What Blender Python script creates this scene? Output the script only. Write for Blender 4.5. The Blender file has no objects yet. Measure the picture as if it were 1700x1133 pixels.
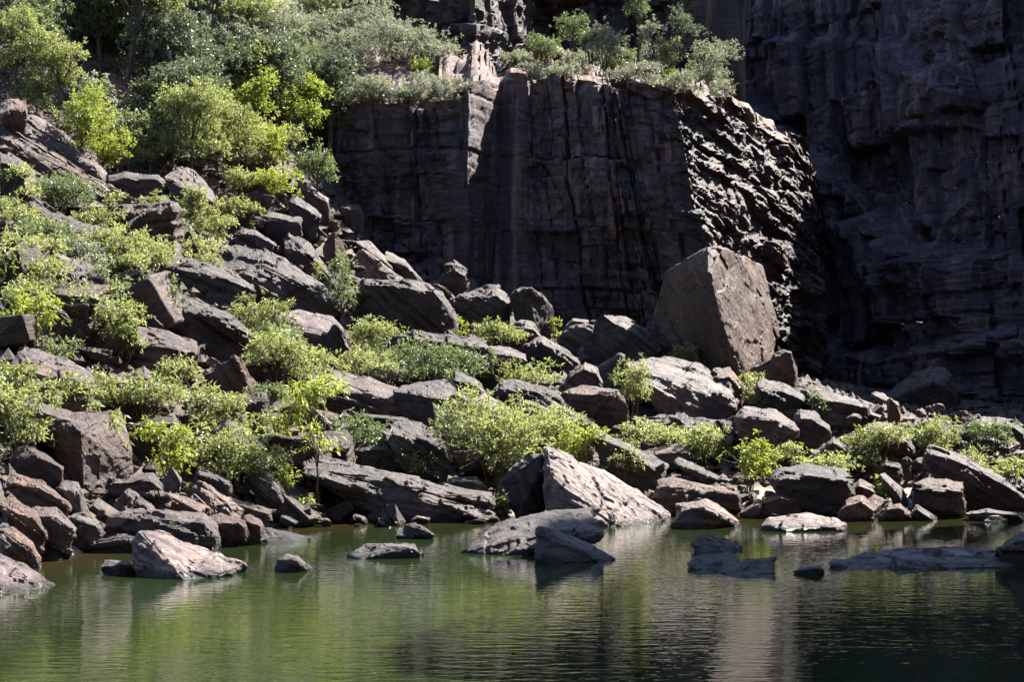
import bpy, math, random
import numpy as np
from mathutils import Vector

# ------------------------------------------------------------------ camera, sky, sun, exposure
scene = bpy.context.scene
F, HX, HY, CAMZ = 3000.0, 850.0, 620.0, 3.0        # focal length in photo pixels, vanishing point, eye height
SUN_AZ, SUN_EL = math.radians(35), math.radians(50)  # azimuth measured from +X (right) towards +Y (away)
cam_d = bpy.data.cameras.new("camera")
cam_d.sensor_width = 36.0
cam_d.lens = F / 1700 * 36
cam_d.shift_y = (HY - 566.5) / 1700
cam_d.clip_end = 600
cam = bpy.data.objects.new("camera", cam_d)
cam.location = (0, 0, CAMZ)
cam.rotation_euler = (math.radians(90), 0, 0)
scene.collection.objects.link(cam)
scene.camera = cam

world = bpy.data.worlds.new("World")
scene.world = world
world.use_nodes = True
wn = world.node_tree.nodes
sky = wn.new("ShaderNodeTexSky")
sky.sky_type = 'NISHITA'
sky.sun_disc = False
sky.dust_density = 0.25
sky.air_density = 0.9
sky.sun_elevation = SUN_EL
sky.sun_rotation = math.radians(90) - SUN_AZ
wn["Background"].inputs["Strength"].default_value = 0.07
world.node_tree.links.new(sky.outputs[0], wn["Background"].inputs["Color"])

sun_d = bpy.data.lights.new("sun", 'SUN')
sun_d.energy = 5.0
sun_d.angle = math.radians(0.53)
sun_d.color = (1.0, 0.94, 0.85)
sun = bpy.data.objects.new("sun", sun_d)
to_sun = Vector((math.cos(SUN_EL) * math.cos(SUN_AZ), math.cos(SUN_EL) * math.sin(SUN_AZ), math.sin(SUN_EL)))
sun.rotation_euler = to_sun.to_track_quat('Z', 'Y').to_euler()
sun.location = to_sun * 60
scene.collection.objects.link(sun)

scene.view_settings.view_transform = 'Standard'
scene.view_settings.look = 'None'
scene.view_settings.gamma = 1
scene.view_settings.exposure = 2.35
scene.cycles.max_bounces = 6
scene.cycles.transparent_max_bounces = 6
scene.cycles.use_denoising = True

# ------------------------------------------------------------------ helpers
rng = np.random.default_rng(7)
C = scene.collection

def hash3(ix, iy, iz, seed=0):
    h = (ix.astype(np.int64) * 374761393 + iy.astype(np.int64) * 668265263 + iz.astype(np.int64) * 2147483647 + seed * 1274126177) & 0xffffffff
    h = ((h ^ (h >> 13)) * 1274126177) & 0xffffffff
    h = ((h ^ (h >> 16)) * 2246822519) & 0xffffffff
    h = h ^ (h >> 15)
    return (h & 0xffffff) / float(0xffffff)

def vnoise(p, seed=0):
    """value noise, p (n,3) -> about -1..1"""
    i = np.floor(p); f = p - i
    f = f * f * f * (f * (f * 6 - 15) + 10)
    i = i.astype(np.int64)
    r = 0
    for dx in (0, 1):
        wx = f[:, 0] if dx else 1 - f[:, 0]
        for dy in (0, 1):
            wy = f[:, 1] if dy else 1 - f[:, 1]
            for dz in (0, 1):
                wz = f[:, 2] if dz else 1 - f[:, 2]
                r = r + wx * wy * wz * hash3(i[:, 0] + dx, i[:, 1] + dy, i[:, 2] + dz, seed)
    return r * 2 - 1

def fbm(p, octv=4, seed=0, gain=0.5):
    a, s, t = 1.0, 0, 0
    for k in range(octv):
        s = s + a * vnoise(p * (2.03 ** k) + 17.3 * k, seed + k); t += a; a *= gain
    return s / t

def cells(u, v, seed=0):
    """Worley cells in 2D: (random value of the cell, distance to the border)"""
    iu, iv = np.floor(u).astype(np.int64), np.floor(v).astype(np.int64)
    f1 = np.full(u.shape, 9.0); f2 = np.full(u.shape, 9.0); val = np.zeros(u.shape)
    z = np.zeros_like(iu)
    for du in (-1, 0, 1):
        for dv in (-1, 0, 1):
            cu, cv = iu + du, iv + dv
            px = cu + 0.5 + 0.8 * (hash3(cu, cv, z, seed) - 0.5)
            py = cv + 0.5 + 0.8 * (hash3(cu, cv, z + 1, seed) - 0.5)
            d = np.maximum(abs(u - px), abs(v - py)) * 0.75 + 0.25 * np.hypot(u - px, v - py)
            r = hash3(cu, cv, z + 2, seed)
            new = d < f1
            f2 = np.where(new, f1, np.minimum(f2, d))
            val = np.where(new, r, val)
            f1 = np.where(new, d, f1)
    return val * 2 - 1, f2 - f1

def bricks(u, v, wu, hv, seed=0):
    """beds cut by upright joints: (random value of the block, distance to its edge in metres)"""
    w = v / hv + 0.30 * np.sin(v / hv * 1.3 + seed) + seed * 5.3
    i = np.floor(w).astype(np.int64); fv = w - i
    z = np.zeros_like(i)
    wd = wu * (0.55 + 1.1 * hash3(i, z, z + 4, seed))
    x = u / wd + 37 * hash3(i, z, z + 5, seed)
    j = np.floor(x).astype(np.int64); fu = x - j
    cut = 0.25 + 0.5 * hash3(i, j, z + 7, seed)        # some blocks split unevenly
    sub = (fu > cut).astype(np.int64)
    val = hash3(i, j * 2 + sub, z + 6, seed) * 2 - 1
    e = np.minimum(np.minimum(fu, 1 - fu), np.abs(fu - cut)) * wd
    return val, np.minimum(e, np.minimum(fv, 1 - fv) * hv)

def facets(P, seed=0):
    """broken rock: Worley cells in 3D, each a plane of random tilt, about -1..1"""
    I = np.floor(P).astype(np.int64)
    f1 = np.full(len(P), 9.0); out = np.zeros(len(P))
    rngs = (-1, 0, 1)
    for dx in rngs:
        for dy in rngs:
            for dz in rngs:
                cx, cy, cz = I[:, 0] + dx, I[:, 1] + dy, I[:, 2] + dz
                ox = P[:, 0] - cx - 0.1 - 0.8 * hash3(cx, cy, cz, seed); oy = P[:, 1] - cy - 0.1 - 0.8 * hash3(cx, cy, cz, seed + 1); oz = P[:, 2] - cz - 0.1 - 0.8 * hash3(cx, cy, cz, seed + 2)
                d = ox * ox + oy * oy + oz * oz
                new = d < f1
                if new.any():
                    h = lambda k: hash3(cx[new], cy[new], cz[new], seed + k) * 2 - 1
                    out[new] = 0.45 * h(3) + 1.3 * (ox[new] * h(4) + oy[new] * h(5) + oz[new] * h(6))
                    f1[new] = d[new]
    return out

def layers(t, seed=0):
    """bedding: a stepped random profile along t, -1..1"""
    w = t + 0.35 * np.sin(t * 1.7 + seed) + 0.2 * np.sin(t * 4.1 + 2 * seed)
    i = np.floor(w).astype(np.int64); f = w - i
    z = np.zeros_like(i)
    a, b = hash3(i, z, z, seed), hash3(i + 1, z, z, seed)
    k = np.clip((f - 0.82) / 0.18, 0, 1)
    return (a + (b - a) * k) * 2 - 1

def tag(o, label=None, cat=None, group=None, kind=None):
    if label: o["label"] = label
    if cat: o["category"] = cat
    if group: o["group"] = group
    if kind: o["kind"] = kind
    return o

def mesh_obj(name, verts, faces, mat, parent=None, attrs=None, smooth=None):
    """verts (n,3) array, faces (m,3|4) int array or list -> linked object"""
    me = bpy.data.meshes.new(name)
    verts = np.asarray(verts, dtype=np.float32); faces = np.asarray(faces, dtype=np.int32)
    k = faces.shape[1]
    me.vertices.add(len(verts)); me.vertices.foreach_set("co", verts.ravel())
    me.loops.add(faces.size); me.loops.foreach_set("vertex_index", faces.ravel())
    me.polygons.add(len(faces))
    me.polygons.foreach_set("loop_start", np.arange(0, faces.size, k, dtype=np.int32))
    me.polygons.foreach_set("loop_total", np.full(len(faces), k, dtype=np.int32))
    me.update(calc_edges=True)
    for an, (dom, arr) in (attrs or {}).items():
        at = me.attributes.new(an, 'FLOAT', dom)
        at.data.foreach_set("value", np.asarray(arr, dtype=np.float32))
    if smooth is None:
        me.polygons.foreach_set("use_smooth", np.zeros(len(faces), dtype=bool))
    else:
        me.polygons.foreach_set("use_smooth", np.ones(len(faces), dtype=bool))
        me.set_sharp_from_angle(angle=math.radians(smooth))
    me.materials.append(mat)
    o = bpy.data.objects.new(name, me)
    C.objects.link(o)
    if parent: o.parent = parent
    return o

def unproject(px, py, D):
    return np.array([(px - HX) / F * D, D, CAMZ + (HY - py) / F * D])

# ------------------------------------------------------------------ materials
def new_mat(name):
    m = bpy.data.materials.new(name); m.use_nodes = True
    nt = m.node_tree; b = nt.nodes["Principled BSDF"]
    return m, nt, b

def N(nt, kind, **inp):
    n = nt.nodes.new(kind)
    for k, v in inp.items():
        if k in n.inputs: n.inputs[k].default_value = v
        else: setattr(n, k, v)
    return n

def ramp(nt, src, stops):
    r = nt.nodes.new("ShaderNodeValToRGB")
    e = r.color_ramp.elements
    while len(e) < len(stops): e.new(0.5)
    for el, (p, c) in zip(e, stops):
        el.position = p; el.color = (*c, 1) if len(c) == 3 else c
    nt.links.new(src, r.inputs[0]); return r.outputs[0]

def mixc(nt, fac, a, b, mode='MIX'):
    m = nt.nodes.new("ShaderNodeMix"); m.data_type = 'RGBA'; m.blend_type = mode
    for s, v in ((m.inputs[0], fac), (m.inputs[6], a), (m.inputs[7], b)):
        if isinstance(v, (int, float)): s.default_value = v
        elif isinstance(v, tuple): s.default_value = (*v, 1)
        else: nt.links.new(v, s)
    return m.outputs[2]

def mth(nt, op, a, b=0.0):
    m = nt.nodes.new("ShaderNodeMath"); m.operation = op
    for s, v in ((m.inputs[0], a), (m.inputs[1], b)):
        if isinstance(v, (int, float)): s.default_value = v
        else: nt.links.new(v, s)
    return m.outputs[0]

def noise(nt, vec, scale, detail=6, rough=0.6, dim='3D'):
    n = nt.nodes.new("ShaderNodeTexNoise"); n.noise_dimensions = dim
    n.inputs["Scale"].default_value = scale; n.inputs["Detail"].default_value = detail
    n.inputs["Roughness"].default_value = rough
    nt.links.new(vec, n.inputs["W" if dim == '1D' else "Vector"]); return n.outputs[0]

def make_rock_mat(name, streaks=False):
    m, nt, b = new_mat(name)
    tc = nt.nodes.new("ShaderNodeTexCoord"); oi = nt.nodes.new("ShaderNodeObjectInfo")
    geo = nt.nodes.new("ShaderNodeNewGeometry")
    pos = geo.outputs["Position"]
    at = nt.nodes.new("ShaderNodeAttribute"); at.attribute_name = "bed"
    big = noise(nt, pos, 0.9, 5, 0.6)
    fine = noise(nt, pos, 9, 8, 0.7)
    bedw = mth(nt, 'ADD', at.outputs["Fac"], mth(nt, 'MULTIPLY', noise(nt, pos, 1.6, 2), 0.35))
    bed = noise(nt, bedw, 8.0, 6, 0.75, '1D')
    c = ramp(nt, big, [(0.30, (0.025, 0.021, 0.0225)), (0.5, (0.054, 0.044, 0.0435)), (0.70, (0.098, 0.079, 0.073))])
    c = mixc(nt, ramp(nt, fine, [(0.36, (0, 0, 0)), (0.66, (1, 1, 1))]), mixc(nt, 1.0, c, (0.55, 0.53, 0.53), 'MULTIPLY'), mixc(nt, 1.0, c, (1.35, 1.32, 1.28), 'MULTIPLY'))
    c = mixc(nt, mth(nt, 'MULTIPLY', ramp(nt, bed, [(0.40, (1, 1, 1)), (0.52, (0, 0, 0))]), mth(nt, "MULTIPLY", ramp(nt, noise(nt, pos, 1.3, 3), [(0.4, (0.4,) * 3), (0.62, (1, 1, 1))]), 0.85)), c, (0.014, 0.012, 0.0125))
    c = mixc(nt, mth(nt, 'MULTIPLY', ramp(nt, bed, [(0.58, (0, 0, 0)), (0.70, (1, 1, 1))]), 0.35), c, (0.125, 0.105, 0.096))
    # lichen and bare patches with shapes of their own
    pat = noise(nt, pos, 2.3, 6, 0.65)
    c = mixc(nt, mth(nt, 'MULTIPLY', ramp(nt, pat, [(0.60, (0, 0, 0)), (0.68, (1, 1, 1))]), 0.4), c, (0.125, 0.086, 0.066))
    if streaks:
        mp = nt.nodes.new("ShaderNodeMapping"); mp.inputs["Scale"].default_value = (1.9, 1.9, 0.10)
        nt.links.new(pos, mp.inputs["Vector"])
        st = noise(nt, mp.outputs[0], 1.0, 7, 0.68)
        c = mixc(nt, mth(nt, 'MULTIPLY', ramp(nt, st, [(0.44, (1, 1, 1)), (0.54, (0, 0, 0))]), 0.75), c, (0.016, 0.016, 0.020))
        mp2 = nt.nodes.new("ShaderNodeMapping"); mp2.inputs["Scale"].default_value = (2.6, 2.6, 0.16)
        mp2.inputs["Location"].default_value = (7, 3, 1)
        nt.links.new(pos, mp2.inputs["Vector"])
        st2 = noise(nt, mp2.outputs[0], 1.0, 6, 0.62)
        c = mixc(nt, mth(nt, 'MULTIPLY', ramp(nt, st2, [(0.55, (0, 0, 0)), (0.66, (1, 1, 1))]), 0.6), c, (0.15, 0.10, 0.075))
    if streaks:
        ru = nt.nodes.new("ShaderNodeAttribute"); ru.attribute_name = "rust"
        rf = mth(nt, 'MULTIPLY', ru.outputs["Fac"], ramp(nt, pat, [(0.36, (0.1,) * 3), (0.6, (1, 1, 1))]))
        c = mixc(nt, rf, c, mixc(nt, fine, (0.030, 0.016, 0.011), (0.115, 0.064, 0.042)))
        va = nt.nodes.new("ShaderNodeAttribute"); va.attribute_name = "shoulder_dim"
        c = mixc(nt, va.outputs["Fac"], c, mixc(nt, 1.0, c, (0.70, 0.62, 0.58), 'MULTIPLY'))  # colour darkened over the sunlit shoulder to hold down its lit brightness
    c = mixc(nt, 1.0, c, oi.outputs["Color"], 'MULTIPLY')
    # wet, algae-dark margin just above the pool
    sp = nt.nodes.new("ShaderNodeSeparateXYZ"); nt.links.new(pos, sp.inputs[0])
    hgt = mth(nt, 'ADD', sp.outputs["Z"], mth(nt, 'MULTIPLY', pat, -0.22))
    wet = ramp(nt, mth(nt, 'ADD', hgt, 0.5), [(0.46, (1, 1, 1)), (0.52, (0, 0, 0))])
    c = mixc(nt, mth(nt, 'MULTIPLY', wet, 0.8), c, (0.012, 0.012, 0.010))
    nt.links.new(c, b.inputs["Base Color"])
    rg = ramp(nt, fine, [(0.3, (0.40,) * 3), (0.7, (0.62,) * 3)])
    nt.links.new(mixc(nt, wet, rg, (0.18, 0.18, 0.18)), b.inputs["Roughness"])
    b.inputs["Specular IOR Level"].default_value = 0.3
    h = mth(nt, 'ADD', mth(nt, 'MULTIPLY', fine, 0.5), mth(nt, 'MULTIPLY', bed, 0.7))
    h = mth(nt, 'ADD', h, mth(nt, 'MULTIPLY', noise(nt, pos, 34, 4, 0.7), 0.22))
    bp = N(nt, "ShaderNodeBump"); bp.inputs["Strength"].default_value = 1.0; bp.inputs["Distance"].default_value = 0.095
    nt.links.new(h, bp.inputs["Height"]); nt.links.new(bp.outputs[0], b.inputs["Normal"])
    return m

ROCK = make_rock_mat("weathered_sandstone")
CLIFF = make_rock_mat("streaked_sandstone", True)

def make_leaf_mat(name, dark, light, gloss=0.35, trans=0.4):
    m, nt, b = new_mat(name)
    at = nt.nodes.new("ShaderNodeAttribute"); at.attribute_name = "leaf"
    oi = nt.nodes.new("ShaderNodeObjectInfo")
    f = mth(nt, 'ADD', mth(nt, 'MULTIPLY', at.outputs["Fac"], 0.75), mth(nt, 'MULTIPLY', oi.outputs["Random"], 0.25))
    c = mixc(nt, f, dark, light)
    nt.links.new(c, b.inputs["Base Color"])
    b.inputs["Roughness"].default_value = gloss
    b.inputs["Specular IOR Level"].default_value = 0.5
    tr = nt.nodes.new("ShaderNodeBsdfTranslucent")
    nt.links.new(mixc(nt, 1.0, c, (1.4, 1.5, 0.85), 'MULTIPLY'), tr.inputs["Color"])
    mx = nt.nodes.new("ShaderNodeMixShader"); mx.inputs[0].default_value = trans
    nt.links.new(b.outputs[0], mx.inputs[1]); nt.links.new(tr.outputs[0], mx.inputs[2])
    nt.links.new(mx.outputs[0], nt.nodes["Material Output"].inputs["Surface"])
    return m

LEAF = [
    make_leaf_mat("leaf_lime", (0.112, 0.132, 0.058), (0.34, 0.35, 0.185), 0.45, 0.42),           # 0 talus shrubs
    make_leaf_mat("leaf_dark_glossy", (0.058, 0.078, 0.058), (0.185, 0.215, 0.165), 0.42, 0.25),   # 1 forest trees
    make_leaf_mat("leaf_grey", (0.14, 0.15, 0.135), (0.33, 0.335, 0.30), 0.50, 0.28),             # 2 cliff shrubs
    make_leaf_mat("leaf_yellow_green", (0.13, 0.165, 0.035), (0.34, 0.36, 0.095), 0.45, 0.45),    # 3
    make_leaf_mat("leaf_mid", (0.075, 0.100, 0.055), (0.20, 0.235, 0.135), 0.43, 0.35),           # 4
]
def make_bark():
    m, nt, b = new_mat("bark")
    geo = nt.nodes.new("ShaderNodeNewGeometry")
    n = noise(nt, geo.outputs["Position"], 6, 6)
    nt.links.new(ramp(nt, n, [(0.3, (0.03, 0.022, 0.017)), (0.7, (0.14, 0.105, 0.08))]), b.inputs["Base Color"])
    b.inputs["Roughness"].default_value = 0.85
    return m
BARK = make_bark()

def make_ground():
    m, nt, b = new_mat("stony_soil")
    pos = nt.nodes.new("ShaderNodeNewGeometry").outputs["Position"]
    n = noise(nt, pos, 3, 8, 0.7)
    nt.links.new(ramp(nt, n, [(0.35, (0.03, 0.024, 0.02)), (0.55, (0.075, 0.058, 0.045)), (0.7, (0.15, 0.115, 0.085))]), b.inputs["Base Color"])
    gc = b.inputs["Base Color"].links[0].from_socket
    sp = nt.nodes.new("ShaderNodeSeparateXYZ"); nt.links.new(pos, sp.inputs[0])
    # a bar of washed sand along the waterline
    sand = mth(nt, 'MULTIPLY', ramp(nt, mth(nt, 'ADD', sp.outputs["Z"], mth(nt, 'MULTIPLY', n, 0.5)), [(0.62, (1, 1, 1)), (0.8, (0, 0, 0))]), ramp(nt, noise(nt, pos, 0.5, 3), [(0.42, (0, 0, 0)), (0.52, (1, 1, 1))]))
    nt.links.new(mixc(nt, sand, gc, mixc(nt, n, (0.20, 0.165, 0.125), (0.36, 0.31, 0.25))), b.inputs["Base Color"])
    b.inputs["Roughness"].default_value = 0.9
    bp = N(nt, "ShaderNodeBump"); bp.inputs["Distance"].default_value = 0.12
    nt.links.new(n, bp.inputs["Height"]); nt.links.new(bp.outputs[0], b.inputs["Normal"])
    return m
GROUND = make_ground()

def make_water():
    m, nt, b = new_mat("pool_water")
    tc = nt.nodes.new("ShaderNodeTexCoord")
    at = nt.nodes.new("ShaderNodeAttribute"); at.attribute_name = "shallow"
    c = mixc(nt, at.outputs["Fac"], (0.0095, 0.0165, 0.005), (0.024, 0.019, 0.007))
    nt.links.new(c, b.inputs["Base Color"])
    b.inputs["Roughness"].default_value = 0.02
    b.inputs["IOR"].default_value = 1.40
    mp = nt.nodes.new("ShaderNodeMapping"); mp.inputs["Scale"].default_value = (1.0, 2.3, 1); mp.inputs["Rotation"].default_value = (0, 0, 0.06)
    nt.links.new(tc.outputs["Object"], mp.inputs["Vector"])
    rip = noise(nt, mp.outputs[0], 2.5, 3, 0.5)
    big = noise(nt, tc.outputs["Object"], 0.22, 2)
    amp = ramp(nt, big, [(0.35, (0.55,) * 3), (0.65, (1.0,) * 3)])
    h = mth(nt, 'MULTIPLY', rip, amp)
    bp = N(nt, "ShaderNodeBump"); bp.inputs["Strength"].default_value = 1.0; bp.inputs["Distance"].default_value = 0.0085
    nt.links.new(h, bp.inputs["Height"]); nt.links.new(bp.outputs[0], b.inputs["Normal"])
    return m
WATER = make_water()

# ------------------------------------------------------------------ terrain: the talus slope and the wooded hillside
SH_X = [-600, 0, 90, 200, 430, 650, 900, 1100, 1300, 1500, 1700, 2600]
SH_D = [28.5, 26.2, 28.3, 30.5, 34, 36.2, 37, 37.2, 37, 37.6, 37.4, 38]
SL_X = [-600, 0, 300, 560, 700, 1000, 1200, 1700]
SL_S = [.42, .40, .37, .31, .27, .25, .24, .22]
ZM_X = [690, 790, 900, 1050, 1150, 1300, 1450, 1700]
ZM_Z = [40, 6.0, 4.5, 4.0, 3.8, 3.0, 2.2, 1.7]

def terrain_z(X, Y):
    X = np.asarray(X, float); Y = np.asarray(Y, float)
    px = X / np.maximum(Y, 5) * F + HX
    s = np.interp(px, SL_X, SL_S)
    d = Y - np.interp(px, SH_X, SH_D)
    z = np.where(d > 0, s * d, 0.35 * d)
    zm = np.interp(px, ZM_X, ZM_Z)
    z = np.where(z > 0, zm * (1 - np.exp(-z / zm * (1 + 0.0 * z))) if False else np.minimum(z, zm + 0.08 * (z - zm)), z)
    hill = np.clip((640 - px) / 180, 0, 1)
    z = z + np.clip(Y - 54, 0, None) * 0.42 * hill
    z = np.maximum(z, -2.5)
    p = np.stack([X.ravel(), Y.ravel(), np.zeros(X.size)], 1)
    n = 0.22 * fbm(p * 0.45, 3, 5).reshape(X.shape)
    return z + n * np.clip(np.abs(d) / 3, 0.15, 1)
SINK = 0.36      # the soil lies this far under the surface the boulders make

def ground_hit(px, py, lo=18.0, hi=110.0):
    """distance at which the view ray through a photo pixel meets the slope or the pool"""
    D = np.arange(lo, hi, 0.1)
    X = (px - HX) / F * D; Z = CAMZ + (HY - py) / F * D
    g = np.maximum(terrain_z(X, D), 0.0)
    k = np.nonzero(g >= Z)[0]
    return float(D[k[0]]) if len(k) else 60.0

def grid(nx, ny):
    i = np.arange(ny - 1)[:, None] * nx + np.arange(nx - 1)[None, :]
    return np.stack([i, i + 1, i + nx + 1, i + nx], -1).reshape(-1, 4)

def build_terrain():
    pxs = np.linspace(-700, 2700, 200); Ds = np.concatenate([np.linspace(12, 30, 25)[:-1], np.linspace(30, 64, 110)[:-1], np.linspace(64, 130, 50)])
    U, V = np.meshgrid(pxs, Ds)
    X = (U - HX) / F * V
    Z = terrain_z(X, V) - SINK
    o = mesh_obj("talus_slope", np.stack([X, V, Z], -1).reshape(-1, 3), grid(len(pxs), len(Ds)), GROUND, smooth=60)
    tag(o, "dark stony soil slope rising from the pool under the boulders", None, None, "structure")
    # the pool
    xs = np.linspace(-45, 45, 70); ys = np.linspace(-30, 45, 90)
    X, Y = np.meshgrid(xs, ys)
    sh = np.exp(np.minimum(terrain_z(X, np.maximum(Y, 6)), 0) * 2.2) * (Y > 10)
    o = mesh_obj("water", np.stack([X, Y, 0 * X], -1).reshape(-1, 3), grid(70, 90), WATER, attrs={"shallow": ('POINT', sh.ravel())}, smooth=60)
    tag(o, "still green pool with fine ripples and mirrored slope", None, None, "structure")
build_terrain()

# ------------------------------------------------------------------ cliffs
def wall(name, label, bot, top, ztop, zb=-1.5, zr=14.0, terrace=4.0, rise=0.35, ns=300, nz=200, seed=1, A=(0.45, 0.16, 0.12, 0.06, 0.12), tilt=0.03, nose=None, color=(1, 1, 1), inward=False, calm=None, shelf=()):
    """A rock wall: plan lines bot (z=0) and top (z=zr), both [(photo px, distance)], rim ztop [(px, photo y or z)], displaced into blocks,
    beds and joints, with a ledge running back from its rim."""
    k = np.linspace(0, len(bot) - 1, ns)
    def plan(pts):
        a = np.array(pts, float); i = np.arange(len(a))
        px = np.interp(k, i, a[:, 0]); D = np.interp(k, i, a[:, 1])
        return np.stack([(px - HX) / F * D, D], 1), px
    # equal spacing along the line
    P0, _ = plan(bot)
    L = np.concatenate([[0], np.cumsum(np.hypot(*np.diff(P0, axis=0).T))])
    k = np.interp(np.linspace(0, L[-1], ns), L, k)
    P0, px0 = plan(bot); P1, px1 = plan(top)
    S = np.linspace(0, L[-1], ns)
    ztp = np.interp(px1, [q[0] for q in ztop], [q[1] for q in ztop])
    D1 = P1[:, 1]
    zt = CAMZ + (HY - ztp) / F * D1
    blk, _ = cells(S / 2.1, 0 * S + 3.3, seed + 40); blk2, _ = cells(S / 0.9, 0 * S + 3.3, seed + 41)
    zt = zt + 0.26 * blk + 0.10 * blk2 + 0.12 * fbm(np.stack([S * 2, 0 * S, 0 * S], 1), 3, seed + 3)
    V = np.linspace(0, 1, nz)
    z = zb + (zt[None, :] - zb) * V[:, None]
    w = np.clip(z / zr, -0.2, 2.0)
    P = P0[None] * (1 - w[..., None]) + P1[None] * w[..., None]
    t = np.gradient(P[nz // 2], axis=0)
    for _ in range(10): t[1:-1] = (t[:-2] + t[1:-1] * 2 + t[2:]) / 4
    n = np.stack([t[:, 1], -t[:, 0]], 1); n /= np.linalg.norm(n, axis=1)[:, None]
    SS = np.broadcast_to(S[None], z.shape)
    q = np.stack([SS.ravel(), z.ravel(), np.full(z.size, seed * 3.7)], 1)
    wx = fbm(q * 0.5, 3, seed) .reshape(z.shape); wz = fbm(q * 0.5 + 31, 3, seed).reshape(z.shape)
    u, v = SS + 0.22 * wx, z + 0.22 * wz + tilt * SS
    # joints lean a little: shear u by height
    u = u + 0.10 * z
    c1, e1 = bricks(u, v, 1.9, 2.9, seed); c2, e2 = bricks(u, v, 1.0, 0.66, seed + 9); c3, e3 = bricks(u, v, 0.42, 0.17, seed + 19)
    m1 = np.clip(0.45 + 1.5 * fbm(q * 0.28 + 5, 2, seed + 5).reshape(z.shape), 0.10, 1)   # where the face is broken, where it is sheer
    d = A[0] * c1 + A[1] * c2 * m1 + A[3] * c3 * m1
    d = d + A[2] * layers(v / 0.42, seed) * (0.25 + 0.75 * m1) + 0.4 * A[2] * layers(v / 0.13 + 7, seed + 2) * m1
    d = d + 0.30 * fbm(q * 0.35, 3, seed + 7).reshape(z.shape) + 0.05 * fbm(q * 3.1, 3, seed + 8).reshape(z.shape)
    # upright joints running far up the face, each with its own reach, and the columns between them standing proud or back
    uw = (u + 0.25 * fbm(q * np.array([0.2, 0.5, 1]), 3, seed + 51).reshape(z.shape)) / 2.4
    ji = np.floor(uw + 0.3 * np.sin(uw * 2.1)).astype(np.int64); jf = uw + 0.3 * np.sin(uw * 2.1) - ji
    zj = np.zeros_like(ji)
    d = d + 0.9 * A[0] * (hash3(ji, np.floor(z / 5.5 + hash3(ji, zj, zj, seed + 53) * 3).astype(np.int64), zj, seed + 52) * 2 - 1)
    d = d - 0.40 * np.clip(1 - np.minimum(jf, 1 - jf) / 0.035, 0, 1)
    d = d - 0.16 * np.clip(1 - e1 / 0.06, 0, 1) - 0.09 * np.clip(1 - e2 / 0.04, 0, 1) * m1
    for line, amt in shelf:
        zl = CAMZ + (HY - np.interp(px1, [q_[0] for q_ in line], [q_[1] for q_ in line])) / F * D1
        zl = zl + 0.5 * fbm(np.stack([S * 0.6, 0 * S, 0 * S], 1), 3, seed + 80)
        d = d + amt * np.clip((zl[None] - z) / 0.5, 0, 1) - 0.55 * amt * np.clip((zl[None] - z) / 4.5, 0, 1)
    if nose is not None:
        d = d * (1 - 0.8 * np.interp(px0, nose[0], nose[1])[None])
        # the broken shoulder: steep tilted ribs and hollows
        kk = np.interp(px0, nose[0], nose[1])[None, :] * np.ones_like(z)
        uu = SS - 0.45 * z + 0.25 * wx; vv = 0.45 * SS + z + 0.35 * wz
        def saw(t, sd):                                  # tilted beds, each breaking back above its lip
            w_ = t + 0.35 * np.sin(t * 1.9 + sd); i_ = np.floor(w_).astype(np.int64); f_ = w_ - i_
            cut = np.floor(uu / (0.8 + 1.4 * hash3(i_, i_ * 0, i_ * 0, sd)) + 9 * hash3(i_, i_ * 0, i_ * 0 + 1, sd)).astype(np.int64)
            return (0.25 + hash3(i_, cut, i_ * 0, sd + 1)) * (0.9 - f_)
        q1 = np.stack([uu.ravel() / 2.2, vv.ravel() / 1.1, 0 * z.ravel() + 0.5], 1)
        f1 = facets(q1, seed + 64).reshape(z.shape); f2 = facets(q1 * 3.1, seed + 65).reshape(z.shape)
        d = d + kk * (0.24 * saw(vv / 1.15, seed + 60) + 0.10 * saw(vv / 0.42 + 5, seed + 62) + 0.14 * f1 + 0.045 * f2 + 0.25 * fbm(q * 0.4, 2, seed + 67).reshape(z.shape) - 0.3)
    qf = np.stack([u.ravel() / 1.3, v.ravel() / 0.9, 0 * z.ravel() + 0.5], 1)
    d = d + A[4] * (facets(qf, seed + 70).reshape(z.shape) + 0.4 * facets(qf * 2.9, seed + 71).reshape(z.shape))
    if calm: d = d * np.interp(px0, [q_[0] for q_ in calm], [q_[1] for q_ in calm])[None]
    P = P + n[None] * d[..., None]
    var = np.zeros_like(z) if nose is None else np.clip(kk + 0.2 * wx, 0, 1)
    rust = [np.clip(1 - (zt[None] - z) / (0.9 + 0.8 * wx), 0, 1)]
    verts = [np.concatenate([P, z[..., None]], -1)]
    bedv = [v]
    # ledge behind the rim
    nb = 26
    bk = np.linspace(0, 1, nb + 1)[1:] * terrace
    rs = rise if np.isscalar(rise) else np.interp(px1, [q_[0] for q_ in rise], [q_[1] for q_ in rise])
    td = -n if inward else np.array([[0.0, 1.0]]) * np.ones((ns, 1))
    TX = P[-1, :, 0][None] + td[:, 0][None] * bk[:, None]; TY = P[-1, :, 1][None] + td[:, 1][None] * bk[:, None]
    qt = np.stack([TX.ravel(), TY.ravel(), 0 * TX.ravel()], 1)
    TZ = zt[None] + rs * bk[:, None] + (0.28 * fbm(qt * 0.9, 4, seed + 33).reshape(TX.shape) + 0.18 * cells(TX / 0.9, TY / 0.7, seed + 35)[0]) * np.minimum(bk / 0.5, 1)[:, None]
    verts.append(np.stack([TX, TY, TZ], -1)); bedv.append(TZ); rust.append(np.ones_like(TZ))
    Vv = np.concatenate(verts, 0)
    bed = np.concatenate(bedv, 0)
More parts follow.
